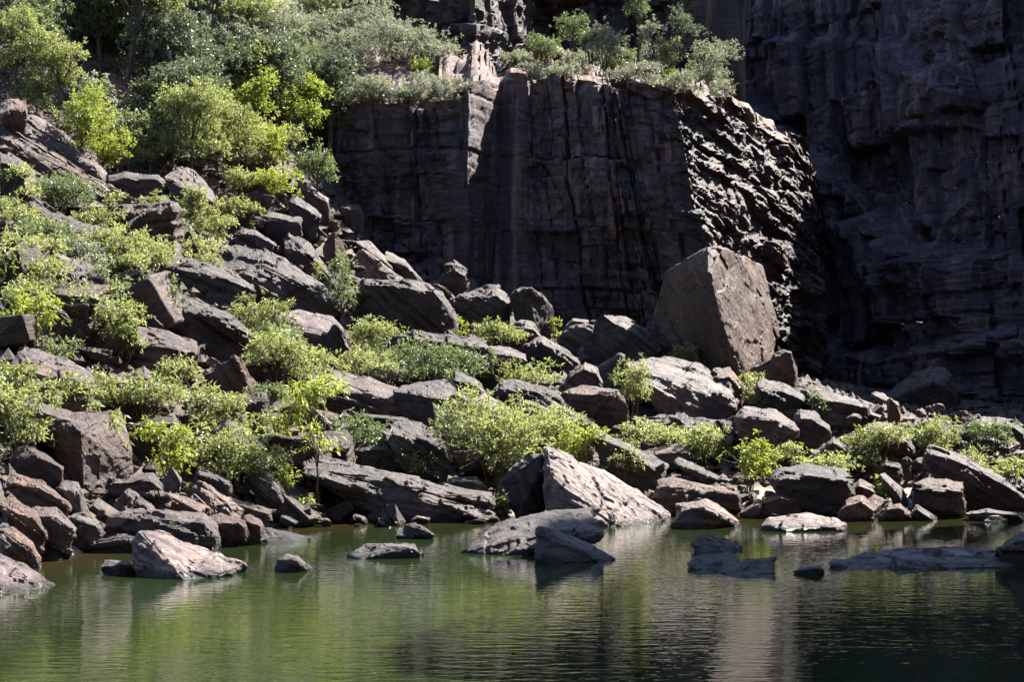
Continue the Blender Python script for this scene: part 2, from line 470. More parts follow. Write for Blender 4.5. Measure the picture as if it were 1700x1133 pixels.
    o = mesh_obj(name, Vv.reshape(-1, 3), grid(ns, nz + nb), CLIFF, attrs={"bed": ('POINT', bed.ravel()), "rust": ('POINT', np.concatenate(rust, 0).ravel()), "shoulder_dim": ('POINT', np.concatenate([var, np.zeros((nb, ns))], 0).ravel())}, smooth=28)
    o.color = (*color, 1)
    tag(o, label, None, None, "structure")
    return dict(px=px1, D=P[-1, :, 1], z=zt, rise=rs * np.ones(ns))

LEDGE = wall("cliff_face", "dark streaked cliff face with a broken sunlit shoulder behind the boulders",
    bot=[(380, 70), (500, 64.5), (600, 62.2), (700, 61.6), (770, 61.2), (784, 62.9), (900, 62.6), (1040, 62.2), (1150, 61.0), (1245, 60.4), (1385, 67.8), (1372, 77)],
    top=[(380, 70), (500, 64.5), (600, 62.2), (700, 61.6), (780, 61.0), (838, 63.4), (900, 62.8), (1004, 61.6), (1024, 62.8), (1110, 62.0), (1350, 70.2), (1335, 79)],
    ztop=[(380, 140), (560, 170), (700, 172), (770, 160), (790, 132), (840, 128), (1000, 136), (1100, 150), (1200, 168), (1290, 196), (1340, 258), (1372, 330), (1400, 420)],
    terrace=9.0, rise=[(380, 0.62), (740, 0.55), (820, 0.26), (1200, 0.22), (1300, 0.1)], ns=620, nz=250, seed=3,
    A=(0.30, 0.17, 0.14, 0.05, 0.16), color=(1.75, 1.75, 2.05), calm=[(740, 1), (765, .22), (850, .22), (880, 1)], nose=([1040, 1160, 1240, 1400], [0, 0.15, 1, 1]))
UP = wall("upper_cliff", "dark upper cliff set back above the shrubby ledge",
    bot=[(200, 88), (480, 74), (690, 68.5), (790, 66.8), (865, 70.2), (900, 72), (1060, 73), (1190, 70), (1238, 70)],
    top=[(200, 88), (480, 74), (690, 68.5), (790, 66.8), (865, 70.2), (900, 72), (1060, 73), (1190, 70), (1238, 70)],
    ztop=[(200, -20), (600, -30), (700, -14), (900, -14), (1000, -30), (1240, -60)], zb=10, zr=20, terrace=6, rise=0.04,
    ns=300, nz=110, seed=11, A=(0.4, 0.14, 0.10, 0.04, 0.2), color=(1.0, 0.92, 0.95), calm=[(760, 1), (790, .5), (870, .5), (900, 1), (1120, 1), (1180, .08), (1300, .08)])
wall("recess_cliff", "deep shadowed cliff of the gorge recess with fallen-block ledges",
    bot=[(1120, 84), (1230, 80), (1330, 77.5), (1420, 74), (1500, 73.5), (1570, 70.5), (1640, 69), (1760, 69), (1840, 67), (1880, 61.5), (1930, 58.5), (2500, 57)],  # right end beyond view is an added buttress that shades the recess mouth
    top=[(1120, 86), (1230, 82), (1330, 80), (1420, 79), (1500, 78), (1570, 76), (1640, 74.5), (1760, 73.5), (1840, 69), (1880, 62), (1930, 59), (2500, 57)],
    ztop=[(1120, -500), (1300, -560), (1470, -560), (1560, -220), (1640, -130), (1760, -90), (1840, -130), (1900, -160), (2500, -160)], zb=-1, zr=20, terrace=10, rise=0.1, ns=430, nz=290, seed=21,
    A=(0.7, 0.26, 0.14, 0.05, 0.10), tilt=-0.18, color=(1.75, 1.75, 2.2), shelf=[([(1200, 120), (1300, 190), (1420, 310), (1560, 400), (1720, 440)], 2.2), ([(1380, 560), (1500, 590), (1720, 540)], 1.6), ([(1500, 60), (1560, 110), (1720, 90)], 1.0)])
# unseen wall on the right, its outline shaped to shade the middle of the pool
SPUR = [(3300, 54), (2175, 43.0), (2330, 37), (2811, 26), (3600, 42)]
wall("shade_spur", "tall gorge spur beside the pool on the right", bot=SPUR, top=SPUR,
    ztop=[(2100, -1040), (2175, -1040), (2330, -1300), (2560, -1760), (3300, -1400), (4200, -1700)], zb=-2, zr=20, terrace=5.5, rise=0.05, ns=120, nz=90, seed=31, inward=True)

def build_sky_blocker():
    """unseen wall added behind the viewer to block skylight from that side"""
    xs = np.linspace(-90, 90, 120); zs = np.linspace(-3, 50, 60)
    X, Z = np.meshgrid(xs, zs)
    q = np.stack([X.ravel(), Z.ravel(), 0 * X.ravel()], 1)
    Y = -24 - 0.12 * Z + 1.5 * fbm(q * 0.12, 3, 91).reshape(X.shape) + 0.8 * bricks(X, Z, 5, 4, 92)[0]
    o = mesh_obj("sky_blocker", np.stack([X, Y, Z], -1).reshape(-1, 3), grid(120, 60)[:, ::-1], CLIFF, attrs={"bed": ('POINT', Z.ravel())}, smooth=28)
    tag(o, "unseen dark wall added behind the viewer to block skylight", None, None, "structure")
build_sky_blocker()  # added out of view to deepen the shade on camera-facing rock

# ------------------------------------------------------------------ rocks
import bmesh
def hull(points):
    bm = bmesh.new()
    for p in points: bm.verts.new(p)
    r = bmesh.ops.convex_hull(bm, input=bm.verts)
    junk = [g for g in r["geom_interior"] + r["geom_unused"] if isinstance(g, bmesh.types.BMVert)]
    bmesh.ops.delete(bm, geom=list(set(junk)), context='VERTS')
    bmesh.ops.dissolve_limit(bm, angle_limit=math.radians(4), verts=bm.verts, edges=bm.edges)
    size = max((max(v.co[i] for v in bm.verts) - min(v.co[i] for v in bm.verts)) for i in range(3))
    bmesh.ops.bevel(bm, geom=list(bm.edges), offset=size * 0.011, segments=1, affect='EDGES', clamp_overlap=True)
    bmesh.ops.triangulate(bm, faces=bm.faces)
    bmesh.ops.remove_doubles(bm, verts=bm.verts, dist=size * 0.002)
    bm.normal_update()
    bmesh.ops.recalc_face_normals(bm, faces=bm.faces)
    bm.verts.index_update()
    V = np.array([v.co[:] for v in bm.verts]); T = np.array([[v.index for v in f.verts] for f in bm.faces if len(f.verts) == 3])
    bm.free()
    return V, T

def refine(V, T, Lmax, iters=9, view=None):
    """split long edges; faces turned away from VIEW (a position) may stay coarser"""
    for _ in range(iters):
        E = np.sort(np.concatenate([T[:, [0, 1]], T[:, [1, 2]], T[:, [2, 0]]]), 1)
        key = E[:, 0].astype(np.int64) * len(V) + E[:, 1]
        uk, inv = np.unique(key, return_inverse=True)
        a, b = uk // len(V), uk % len(V)
        ln = np.linalg.norm(V[a] - V[b], axis=1)
        lim = np.full(len(uk), Lmax)
        if view is not None:
            fn = np.cross(V[T[:, 1]] - V[T[:, 0]], V[T[:, 2]] - V[T[:, 0]]); fn /= np.maximum(np.linalg.norm(fn, axis=1), 1e-9)[:, None]
            to = view - V[T].mean(1); to /= np.linalg.norm(to, axis=1)[:, None]
            front = np.tile(np.einsum('ij,ij->i', fn, to) > -0.05, 3)
            seen = np.zeros(len(uk), bool); np.logical_or.at(seen, inv, front)
            lim[~seen] = 5 * Lmax
        longe = ln > lim
        if not longe.any(): break
        mid = np.full(len(uk), -1); mid[longe] = len(V) + np.arange(longe.sum())
        V = np.concatenate([V, (V[a[longe]] + V[b[longe]]) / 2])
        M = mid[inv].reshape(3, -1).T            # midpoints of edges 01, 12, 20
        out = []
        cnt = (M >= 0).sum(1)
        out.append(T[cnt == 0])
        for r in range(3):
            t = np.roll(T, -r, 1); m = np.roll(M, -r, 1)
            k = (cnt == 1) & (m[:, 0] >= 0)
            out += [np.stack([t[k, 0], m[k, 0], t[k, 2]], 1), np.stack([m[k, 0], t[k, 1], t[k, 2]], 1)]
            k = (cnt == 2) & (m[:, 2] < 0)
            out += [np.stack([m[k, 0], t[k, 1], m[k, 1]], 1), np.stack([t[k, 0], m[k, 0], m[k, 1]], 1), np.stack([t[k, 0], m[k, 1], t[k, 2]], 1)]
        k = cnt == 3
        t, m = T[k], M[k]
        out += [np.stack([t[:, 0], m[:, 0], m[:, 2]], 1), np.stack([m[:, 0], t[:, 1], m[:, 1]], 1), np.stack([m[:, 2], m[:, 1], t[:, 2]], 1), m]
        T = np.concatenate(out)
    return V, T

def vnormals(V, T):
    fn = np.cross(V[T[:, 1]] - V[T[:, 0]], V[T[:, 2]] - V[T[:, 0]])
    n = np.zeros_like(V)
    for i in range(3): np.add.at(n, T[:, i], fn)
    return n / np.maximum(np.linalg.norm(n, axis=1), 1e-9)[:, None]

def erode(V, T, size, bed, seed, strat=1.0, rough=1.0, joint=1.0):
    """beds, joints, chips on a hull"""
    n = vnormals(V, T)
    b = np.array(bed, float); b /= np.linalg.norm(b)
    off = np.array([seed * 3.17, seed * 1.31, seed * 0.77])
    w = fbm((V + off) * (0.8 / max(size, .5)) * 2, 3, seed)
    t = V @ b + 0.05 * size * w + seed * 1.37
    side = 1 - np.abs(n @ b) ** 2
    lay = 0.050 * layers(t / (0.16 * size ** 0.5), seed) + 0.022 * layers(t / (0.07 * size ** 0.5) + 3, seed + 3)
    keep = np.clip(0.6 + 0.9 * fbm((V + off) * 1.1, 2, seed + 9), 0.1, 1)
    # joints on bedding faces
    a1 = np.cross(b, [0.3, 0.9, 0.25]); a1 /= np.linalg.norm(a1); a2 = np.cross(b, a1)
    cu, ce = bricks(V @ a1 + .15 * w, V @ a2 + .15 * w, 1.5 * size ** 0.6, 0.42 * size ** 0.6, seed + 5)
    fs = 0.42 * size ** 0.6
    chip = facets((V + off) / fs, seed + 11) + 0.35 * facets((V + off) / fs * 2.6, seed + 12)
    dd = rough * (0.019 + 0.010 * side) * size ** 0.7 * chip
    dd = dd + 1.15 * strat * lay * side * keep * size ** 0.5
    dd = dd + rough * size * (0.018 * fbm((V + off) * 1.6 / size, 3, seed + 2) + 0.018 * fbm((V + off) * 6 / size, 3, seed + 4))
    dd = dd + joint * 0.009 * size ** 0.7 * cu * (1 - side) - joint * 0.030 * size ** 0.5 * np.clip(1 - ce / (0.025 * size ** .5), 0, 1) * (1 - 0.7 * side) * keep
    return V + n * dd[:, None], t

NROCK = [0]
ROCK_POS = []
def rock(name, label, pts, tilt=15, T=None, D=None, dd=0.0, tone=1.0, tint=(1, 1, 1), strat=1.0, rough=1.0, group=None, cat=None, deep=0.45, lean=None, lip=None, joint=1.0):
    """pts: 'x,y[,d] ...' photo pixels with depth d (metres behind the rock's own distance). The rock is the eroded hull of these points and
    of points behind and below them."""
    NROCK[0] += 1; seed = NROCK[0]
    P = [tuple(float(q) for q in s.split(",")) for s in pts.split()]
    P = np.array([p if len(p) == 3 else (*p, 0.0) for p in P])
    if D is None:
        i = P[:, 1].argmax()
        D = ground_hit(P[i, 0], P[i, 1]) - P[i, 2]
    D += dd
    if lip is None: lip = 0 if name == 'flat_rock' else 0.26
    if lip:                                             # the front face stops at a shoulder; only the band above it slopes back
        yb0, cx0, h0 = P[:, 1].max(), P[:, 0].mean(), P[:, 1].max() - P[:, 1].min()
        extra = [(cx0 + (x - cx0) * 0.97, y + lip * (yb0 - y), -0.08 - 0.05 * (yb0 - y) / h0) for x, y, d in P if d > 0.22 and y < yb0 - 0.3 * h0]
        if extra: P = np.concatenate([P, np.array(extra)])
    wpx = P[:, 0].max() - P[:, 0].min(); hpx = P[:, 1].max() - P[:, 1].min()
    size = max(wpx, hpx) / F * D
    if T is None: T = np.clip(0.75 * min(wpx, 2.2 * hpx) / F * D, 0.25, 4.0)
    if lean is None: lean = 0.0 if name == 'flat_rock' else 0.24
    P[:, 2] -= lean * (P[:, 1].max() - P[:, 1]) / F * D     # faces overhang a little, as undercut blocks do
    # erosion only adds and removes a little: pull the outline in by about a pixel
    W = [unproject(x, y, D + d) for x, y, d in P]
    c = P[:, :2].mean(0)
    dmax = P[:, 2].max()
    for x, y, d in P:
        q = c + (np.array([x, y]) - c) * 0.86
        W.append(unproject(q[0], q[1] + 0.04 * hpx, D + dmax * 0.5 + T))
    zlow = min(w_[2] for w_ in W)
    yb = P[:, 1].max()
    for x, y, d in P:
        if y > yb - 0.22 * hpx:
            w_ = unproject(c[0] + (x - c[0]) * 0.92, y, D + d + 0.05); w_[2] -= deep * min(1, size)
            W.append(w_)
    W = np.array(W)
    org = W.mean(0); org[2] = W[:, 2].min()
    V, F3 = hull([tuple(p) for p in (W - org)])
    V, F3 = refine(V, F3, 0.0020 * D if size > 0.9 else max(0.03, 0.08 * size), view=np.array([0, 0, CAMZ]) - org)
    a = math.radians(tilt)
    V, bed = erode(V, F3, size, (math.sin(a), 0.18, math.cos(a)), seed, strat, rough, joint)
    o = mesh_obj(name, V, F3, ROCK, attrs={"bed": ('POINT', bed)}, smooth=19)
    o.location = org
    r = 0.9 + 0.2 * hash3(np.array([seed]), np.array([3]), np.array([1]))[0]
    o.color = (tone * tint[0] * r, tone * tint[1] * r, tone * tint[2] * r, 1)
    tag(o, label, cat or {"flat_rock": "slab", "stone": "stone"}.get(name, "boulder"), group)
    ROCK_POS.append((c[0], c[1], wpx / 2, hpx / 2))
    return o

MARKS = [("the giant boulder", 1190, 510), ("the great pale slab", 1005, 810), ("the great folded boulder", 450, 465), ("the big split block", 150, 745),
    ("the log-like slab", 675, 815), ("the trapezoid boulder", 670, 510), ("the bright slab standing in the pool", 305, 922), ("the long tilted slab", 110, 240),
    ("the cube-like boulder", 705, 670), ("the slab leaning at the right shore", 1620, 800), ("the black ribbed boulder", 355, 540), ("the rust-bottomed layered slab", 245, 578),
    ("the dark overhanging boulder", 1345, 810), ("the bright-topped broad boulder", 1130, 640), ("the ribbed dome boulder", 800, 510), ("the wedge boulder with broken top", 1010, 565),
    ("the long rounded shore boulder", 270, 878), ("the broad smooth grey boulder", 80, 620), ("the ribbed brown boulder", 1270, 715), ("the shadowed dome boulder", 1515, 665),
    ("the flat-topped slab boulder", 575, 650), ("the tan triangular wedge", 365, 825), ("the oblong dark block", 465, 374), ("the bleached-faced boulder", 625, 445),
    ("the dark curved slab boulder", 885, 662), ("the striped crest boulder", 520, 330), ("the rounded grey boulder", 315, 315), ("the purple-grey boulder", 130, 452)]
TMARKS = [("the tall bare trunk", 207, 90), ("the brightest yellow tree", 497, 200), ("the tan boulder", 205, 145), ("the rounded yellow-green tree", 416, 170),
    ("the pale feathery tree", 30, 100), ("the fine-leaved lime tree", 318, 225), ("the long tilted slab", 110, 240), ("the striped crest boulder", 520, 330), ("the grey ledge shrubs", 560, 80),
    ("the split pillar of the cliff", 795, 150), ("the small trunked tree", 1060, 50), ("the pale sunlit ledge shrub", 1165, 100)]
TAKEN = set()
def where(what, x, y, marks=MARKS):
    """label: what, and on which side of the nearest landmark; a second one there is told from the first by its distance"""
    near = sorted(marks, key=lambda m: math.hypot(x - m[1], (y - m[2]) * 1.3))[:6]
    def side(m):
        dx, dy = x - m[1], (y - m[2]) * 1.3
        if abs(dx) > 2.2 * abs(dy): return "right of" if dx > 0 else "left of"
        if abs(dy) > 2.2 * abs(dx): return "below" if dy > 0 else "above"
        return ("lower" if dy > 0 else "upper") + (" right of" if dx > 0 else " left of")
    for m in near:
        t = what + " " + side(m) + " " + m[0]
        if t not in TAKEN: break
    else:
        t = what + " " + side(near[len(TAKEN) % 3]) + " " + near[len(TAKEN) % 3][0]
    TAKEN.add(t)
    return t
BR = (1.30, 0.98, 0.80)     # rust brown
PU = (1.06, 0.96, 0.98)
R = rock
# ---- upper left
R("flat_rock", "long tilted slab leaning down to the right at the upper left edge", "45,188,.3 85,205,1.0 150,250,1.1 172,278,.8 175,290 170,299,-.1 130,280,-.2 42,226,-.2 40,205", 30, tone=1.5, tint=PU, lip=.45)
R("flat_rock", "thin dark slab lying directly under the long tilted slab", "0,200,.3 30,228,.6 205,322,.6 203,331 140,322,-.2 30,277,-.2 0,257,-.2", 30, dd=-.3, tint=BR, lip=.2)
R("boulder", "blocky brown boulder at the top end of the long tilted slab", "0,172,.4 18,164,.5 42,166,.7 45,190,.5 38,230,0 12,195,-.2 0,200,-.3", 70, tone=1.5, tint=BR)
R("boulder", "grey boulder at the left edge under the dark slab", "0,254,.4 28,262,.5 42,300 40,312 0,318", 8, tone=1.2)
R("boulder", "flat-topped boulder right of the long slab's lower end", "178,292,.3 205,284,.9 262,289,.9 275,302,.4 268,318 215,330,-.1 182,306,-.1", 6, tone=1.3)
R("boulder", "rounded grey boulder standing among lime shrubs below the wooded hillside", "272,292,.2 300,275,.8 322,281,.9 354,318,.5 356,334 344,348,-.1 300,350,-.2 283,328,-.2", 35, tone=1.4, tint=PU, lip=.5)
R("boulder", "low broad boulder left of the lime thicket, under the blue-green shrub", "60,368,.3 88,350,.9 130,366,.9 176,380,.6 170,402 105,412,-.2 62,390,-.1", 15, tone=1.5, tint=PU, lip=.5)
R("boulder", "small dark boulder wedged beside the low broad one", "128,352,.3 140,346,.5 155,358,.4 157,374 135,374", 20)
R("boulder", "steep striped boulder at the shadowed cliff end of the talus crest", "490,298,.3 512,304,.6 546,330,.6 549,352,.2 536,358 512,345,-.1 494,326,-.1", 38, tone=1.8)
R("boulder", "dark wedge boulder just below the striped crest boulder", "478,334,.0 490,321,.3 535,356,.3 526,378,-.1 512,388,-.1 482,372,-.2", 42, tone=1.0)
R("boulder", "oblong dark block with a lit flat top on the upper talus", "427,355,.0 450,353,.7 500,361,.7 501,388,.1 470,396,-.1 434,378,-.1", 6, tone=1.2)
R("boulder", "upright fluted stump of rock against the shadowed cliff foot", "566,344,.2 574,338,.5 597,340,.5 606,366,.2 580,371,-.1 568,358,-.1", 82, tone=1.7, dd=.3)
R("flat_rock", "small slab pointing down to the right at the edge of the hillside trees", "430,268,.2 446,269,.5 487,290,.5 482,298 455,291,-.1", 28, tone=1.8)
R("boulder", "pale tan boulder showing through the upper left trees", "172,133,.3 190,121,.7 203,134,.8 242,155,.8 236,167 200,163,-.2 178,150,-.1", 25, tone=3.2, tint=BR)
R("flat_rock", "pale narrow slab under the tan boulder among the trees", "203,174,.3 212,173,.6 236,200,.5 230,206 214,192,-.1", 45, tone=3.0, tint=BR)
R("flat_rock", "thin lit slab leaning right on the rubble under the wedge boulder", "533,360,.2 545,362,.5 573,377,.5 571,382,0 548,374,-.1", 26, tone=1.7)
R("boulder", "brown boulder with a lit right face on the upper rubble", "535,412,.2 551,384,.2 556,386,-.1 577,410,.5 574,422,.3 556,418,-.2 540,428,0", 60, tone=1.5, tint=BR, lip=0)
R("boulder", "grey layered boulder on the crest edge against the dark cliff", "588,400,.2 610,398,.6 640,425,.7 662,455,.4 640,462,0 612,440,-.2", 40, tone=1.5)
R("boulder", "jagged dark boulder running down the crest toward the cliff", "640,418,.5 672,430,.9 690,452,.6 705,470,.3 680,468,0 655,448,-.1", 34, dd=.3, tone=1.3)
R("boulder", "boulder with a bright bleached right face high on the talus", "574,434,.3 590,421,.5 604,415,.3 606,416,0 640,440,.7 671,464,.5 632,468,-.1 606,467,-.2 590,460,0", 45, tone=2.6, tint=(1.15, 1.1, 1.1), lip=0)
R("boulder", "large dark-faced boulder with a lit ridge above the folded boulder", "472,402,.5 495,392,.9 512,400,.6 540,438,.4 566,476,.5 560,482,-.1 520,478,-.3 490,440,-.1", 45, tone=1.1)
R("boulder", "small square boulder beside the lit ridge on the upper rubble", "470,396,.3 480,386,.3 488,392,.3 486,412,0 473,416", 80, tone=1.4)
R("boulder", "sloping brown boulder under the oblong dark block", "384,392,.3 400,377,.7 424,380,.7 456,402,.5 450,416,0 410,412,-.1", 30, tone=1.5)
# ---- centre left
R("boulder", "great folded boulder with curved layering in the middle of the talus", "318,432,.2 345,418,.7 400,407,1.1 440,409,1.1 480,442,1.1 530,476,1.2 563,500,1.0 565,517,.3 558,528,0 500,512,-.3 462,496,-.5 420,462,-.5 350,444,-.4", 28, tone=1.15, strat=2.0)
R("boulder", "rough dark boulder in front of the folded boulder's left half", "248,432,.1 262,421,.5 290,420,.7 335,440,.6 385,450,.7 421,474,.6 424,488,.1 402,508,-.2 358,505,-.3 300,490,-.3 256,456,-.2", 18, tone=1.0, strat=1.4)
R("boulder", "purple-grey boulder half buried in lime shrubs at the left", "74,442,.2 96,422,.8 132,429,.9 176,450,.7 182,466,.2 130,482,-.2 86,470,-.2", 20, tone=1.6, tint=PU, lip=.5)
R("boulder", "small black boulder between the shrub bank and the rough dark boulder", "194,438,.1 214,429,.4 238,439,.4 238,462,0 202,466,-.1", 25, tone=.8)
R("boulder", "black ribbed boulder tilting down to the right above the lit layered slab", "286,502,.1 300,493,.4 345,503,.6 402,534,.6 427,564,.3 412,580,0 376,586,-.2 330,582,-.3 290,556,-.2", 30, tone=.85, strat=2.0)
R("boulder", "layered slab boulder with lit top and rust underside at the left", "154,566,-.1 170,542,.2 215,537,.9 272,549,1.1 322,567,.9 333,580,.3 326,606,-.1 290,614,-.3 205,602,-.4 155,588,-.2", 8, tone=1.35, strat=1.6, tint=(1.1, .98, .9), lip=.4)
R("stone", "small pointed dark stone behind the lit layered slab", "239,545,0 255,516,.3 268,533,.3 276,553,.1 260,558,-.1", 40)
R("boulder", "pale smooth slab boulder among shrubs in the centre left", "462,520,.4 500,511,1.2 552,524,1.2 582,556,.8 560,568,.1 505,572,-.2 480,562,-.2", 14, tone=2.2, tint=PU, lip=.7)
R("boulder", "dark upright wedge beside the pale smooth slab", "528,574,0 552,538,.2 562,540,.1 580,575,.4 592,602,.3 586,612,0 545,610,-.2", 58, tone=.9)
R("boulder", "broad smooth grey boulder near the left edge above the big block", "8,620,-.1 32,582,.4 62,580,1.0 95,592,1.2 142,610,1.0 152,625,.4 136,652,-.1 70,660,-.3 34,648,-.3", 10, tone=1.7, tint=PU, lip=.55)
R("boulder", "upright brown boulder with a lit right face left of centre", "334,630,.1 350,605,.3 388,592,.5 398,592,.0 424,636,.5 432,664,.4 420,673,0 385,668,-.2 345,652,-.1", 62, tone=1.1, tint=BR, lip=0)
R("flat_rock", "thin pale slab lying behind the upright brown boulder", "328,586,.3 345,583,.7 400,596,.7 440,611,.6 436,620,0 360,602,-.1", 14, tone=1.9)
R("boulder", "long flat-topped slab boulder in the centre left with a notched end", "466,650,-.1 494,608,.7 522,606,1.3 600,622,1.5 660,646,1.4 677,660,.9 674,696,0 640,694,-.2 560,682,-.3 480,664,-.3", 14, tone=1.35, tint=PU, lip=.42)
R("boulder", "cube-like boulder with a smooth lit top next to the long slab boulder", "652,648,.1 690,634,1.0 738,630,1.3 758,648,.9 762,684,.3 742,702,.1 720,712,-.2 676,698,-.3", 8, tone=1.45, lip=.42)
R("boulder", "dark slanted boulder behind the cube-like boulder", "742,650,0 755,616,.3 792,630,.5 806,652,.3 790,672,0 760,674,-.1", 35, tone=1.0)
R("boulder", "small blunt boulder at the foot of the dark slanted boulder", "800,655,.1 830,646,.3 850,654,.4 858,672,.2 830,682,-.1 806,676,-.1", 10, tone=1.3)
# ---- centre
R("boulder", "large trapezoid boulder with a flat dark face and lit right edge", "584,530,0 592,490,.1 606,463,.3 650,465,.4 706,468,.2 735,488,.9 757,528,.9 760,546,.4 735,549,-.1 640,552,-.2 590,540,-.1", 35, tone=1.0, strat=.6, T=2.0, lip=.1)
R("boulder", "stack of layered rock rising against the cliff behind the trapezoid boulder", "728,462,.3 742,437,.4 756,432,.6 776,449,.6 780,474,.3 772,486,0 736,488,-.1", 8, dd=1.0, tone=1.2, strat=2)
R("boulder", "dome boulder with curving ribs right of the trapezoid boulder", "748,498,0 786,480,.5 826,471,.7 852,500,.5 846,538,.1 815,548,-.2 762,538,-.2", 30, tone=1.05, strat=1.6)
R("boulder", "tall narrow boulder standing on end with a lit right side", "846,492,.1 864,475,.3 880,476,.0 906,494,.5 918,515,.5 914,562,.2 888,556,-.2 856,530,-.1", 72, tone=.95, strat=.7, lip=0)
R("boulder", "long dark boulder behind the shrub bank in the centre", "632,572,.0 680,548,.4 742,554,.7 806,562,.6 814,580,.2 810,612,-.1 780,628,-.2 680,606,-.3", 6, tone=.95)
R("boulder", "layered end block at the right end of the long dark boulder", "792,602,0 814,574,.3 846,578,.8 874,588,.6 852,608,.1 830,622,-.1 800,624,-.2", 16, tone=1.2, strat=1.6)
R("boulder", "knobbly layered boulder at the foot of the narrow standing boulder", "842,545,.1 866,531,.3 886,535,.5 898,555,.4 880,580,0 856,570,-.1", 8, tone=1.3, strat=1.8)
R("boulder", "low wedge pointing down to the right before the narrow standing boulder", "868,578,0 898,557,.4 935,578,.6 970,598,.4 962,608,0 920,608,-.2 880,600,-.2", 32, tone=1.0)
R("boulder", "large wedge boulder with a lit broken top left of the giant boulder", "924,564,-.1 962,540,.1 1000,523,.2 1040,524,1.3 1070,546,1.4 1099,578,1.0 1097,594,.3 1060,602,-.2 1010,604,-.3 960,594,-.2", 32, tone=1.25, lip=.3)
R("stone", "small pale stone behind the large wedge boulder", "934,546,.1 950,528,.4 978,532,.4 975,545", 20, tone=1.8, dd=1.0)
R("boulder", "rounded tan boulder between two shrubs in the centre", "928,645,0 946,618,.4 970,600,.6 990,610,.6 1002,634,.3 986,646,-.1 945,650,-.2", 30, tone=1.7, tint=(1.1, 1, .9))
R("boulder", "dark curved slab boulder sheltering under the central shrubs", "820,642,0 838,632,.5 872,633,.8 922,645,.8 951,670,.4 946,687,0 912,694,-.2 858,676,-.3 828,656,-.2", 22, tone=1.0)
R("boulder", "rust brown block right of the dark curved slab boulder", "934,652,0 965,640,.6 1026,645,.9 1042,668,.5 1038,692,0 1000,694,-.2 948,684,-.2", 10, tone=1.2, tint=BR)
R("boulder", "broad boulder with a bright sloping top in front of the giant boulder", "1034,606,.2 1062,594,1.3 1112,591,1.7 1165,605,1.6 1205,630,1.2 1224,658,.4 1216,672,-.1 1150,688,-.4 1104,676,-.4 1066,642,-.3", 22, tone=2.0, strat=1.3, lip=.5)
R("boulder", "brown boulder tucked behind the bright-topped broad boulder", "1184,614,.3 1212,610,.5 1230,636,.5 1240,660,.3 1228,672,0 1204,640,0", 50, tone=1.3, tint=BR, dd=.3)
# ---- giant boulder and the right
R("boulder", "giant pale-faced boulder standing on edge before the dark cliff", "1084,520,1.9 1104,450,1.5 1152,425,.6 1166,415,.4 1178,411,.3 1200,412,.6 1222,418,1.3 1266,440,3.7 1277,478,3.6 1291,530,3.4 1294,556,3.1 1284,594,2.3 1262,606,1.3 1215,572,-.6 1196,540,-.6 1186,500,-.5 1180,455,-.35 1150,602,.85 1085,584,2.0 1240,612,-.1", 78, D=49.5, T=2.3, lean=0, joint=.2, tone=1.2, tint=(1.24, 1.0, .80), strat=.3, rough=.7, lip=0)
R("boulder", "dark rock propping the giant boulder at its right foot", "1246,616,0 1300,580,.2 1312,584,0 1322,610,.5 1322,640,.3 1308,652,-.1 1270,640,-.2", 30, tone=1.2, tint=BR)
R("boulder", "dark jagged rock below the giant boulder's right foot", "1256,626,.4 1300,636,.6 1335,656,.6 1352,688,.3 1320,690,-.1 1280,668,-.2", 28, tone=.95)
R("boulder", "ribbed brown boulder with a ragged lit front right of centre", "1222,700,0 1234,674,.5 1290,679,.9 1320,702,.6 1316,732,.1 1292,752,-.1 1258,748,-.2 1226,722,-.2", 12, tone=1.35, strat=1.8)
R("boulder", "smooth dark boulder next to the ribbed brown boulder", "1314,696,.1 1330,679,.4 1352,684,.6 1376,706,.4 1380,722,.1 1340,738,-.2 1318,728,-.1", 24, tone=1.0)
R("boulder", "low ribbed boulder beneath the smooth dark boulder", "1366,740,.1 1384,724,.4 1408,744,.3 1408,768,0 1378,772,-.1 1350,764,-.1", 26, tone=1.2)
R("boulder", "flat layered boulder with a glinting top before the shadowed recess", "1338,656,.2 1365,650,.9 1410,660,1.0 1442,671,.6 1448,690,.1 1400,697,-.1 1350,684,-.2", 8, tone=1.5, strat=1.7)
R("boulder", "upright thin rock with a lit brown face before the recess", "1472,666,.1 1478,662,-.1 1492,668,.3 1496,690,.3 1488,706,0 1474,704,-.1", 85, tone=1.9, tint=BR)
R("boulder", "big shadowed dome boulder filling the mouth of the recess", "1428,690,.2 1470,655,.5 1505,628,.9 1545,609,1.1 1572,611,1.1 1590,648,.9 1594,692,.4 1560,716,-.2 1480,712,-.3", 30, D=55, deep=1.8, tone=.9)
R("boulder", "brown rounded boulder behind the pale-leaved shrub at the right", "1422,728,0 1440,703,.4 1480,703,.7 1510,724,.6 1522,748,.2 1500,768,-.1 1440,766,-.2", 12, tone=1.3, tint=BR)
R("boulder", "dark squat boulder at the shadowed right edge above the shrubs", "1590,708,.3 1620,690,.6 1680,696,.7 1700,712,.4 1705,736,0 1640,742,-.1", 6, tone=.9, dd=1)
R("stone", "pale flat stone at the right edge beside the shrubs", "1672,758,.2 1690,748,.6 1715,748,.6 1715,765,0 1690,768", 8, tone=2.0)
R("boulder", "large dark slab leaning down to the right at the right edge of the shore", "1534,770,0 1536,748,.1 1546,740,.4 1580,748,.7 1640,778,.9 1700,815,.9 1730,838,.6 1730,868,0 1690,868,-.3 1650,850,-.4 1560,800,-.3", 30, tone=.95, tint=PU, D=39.2, lip=.1, lean=.4)
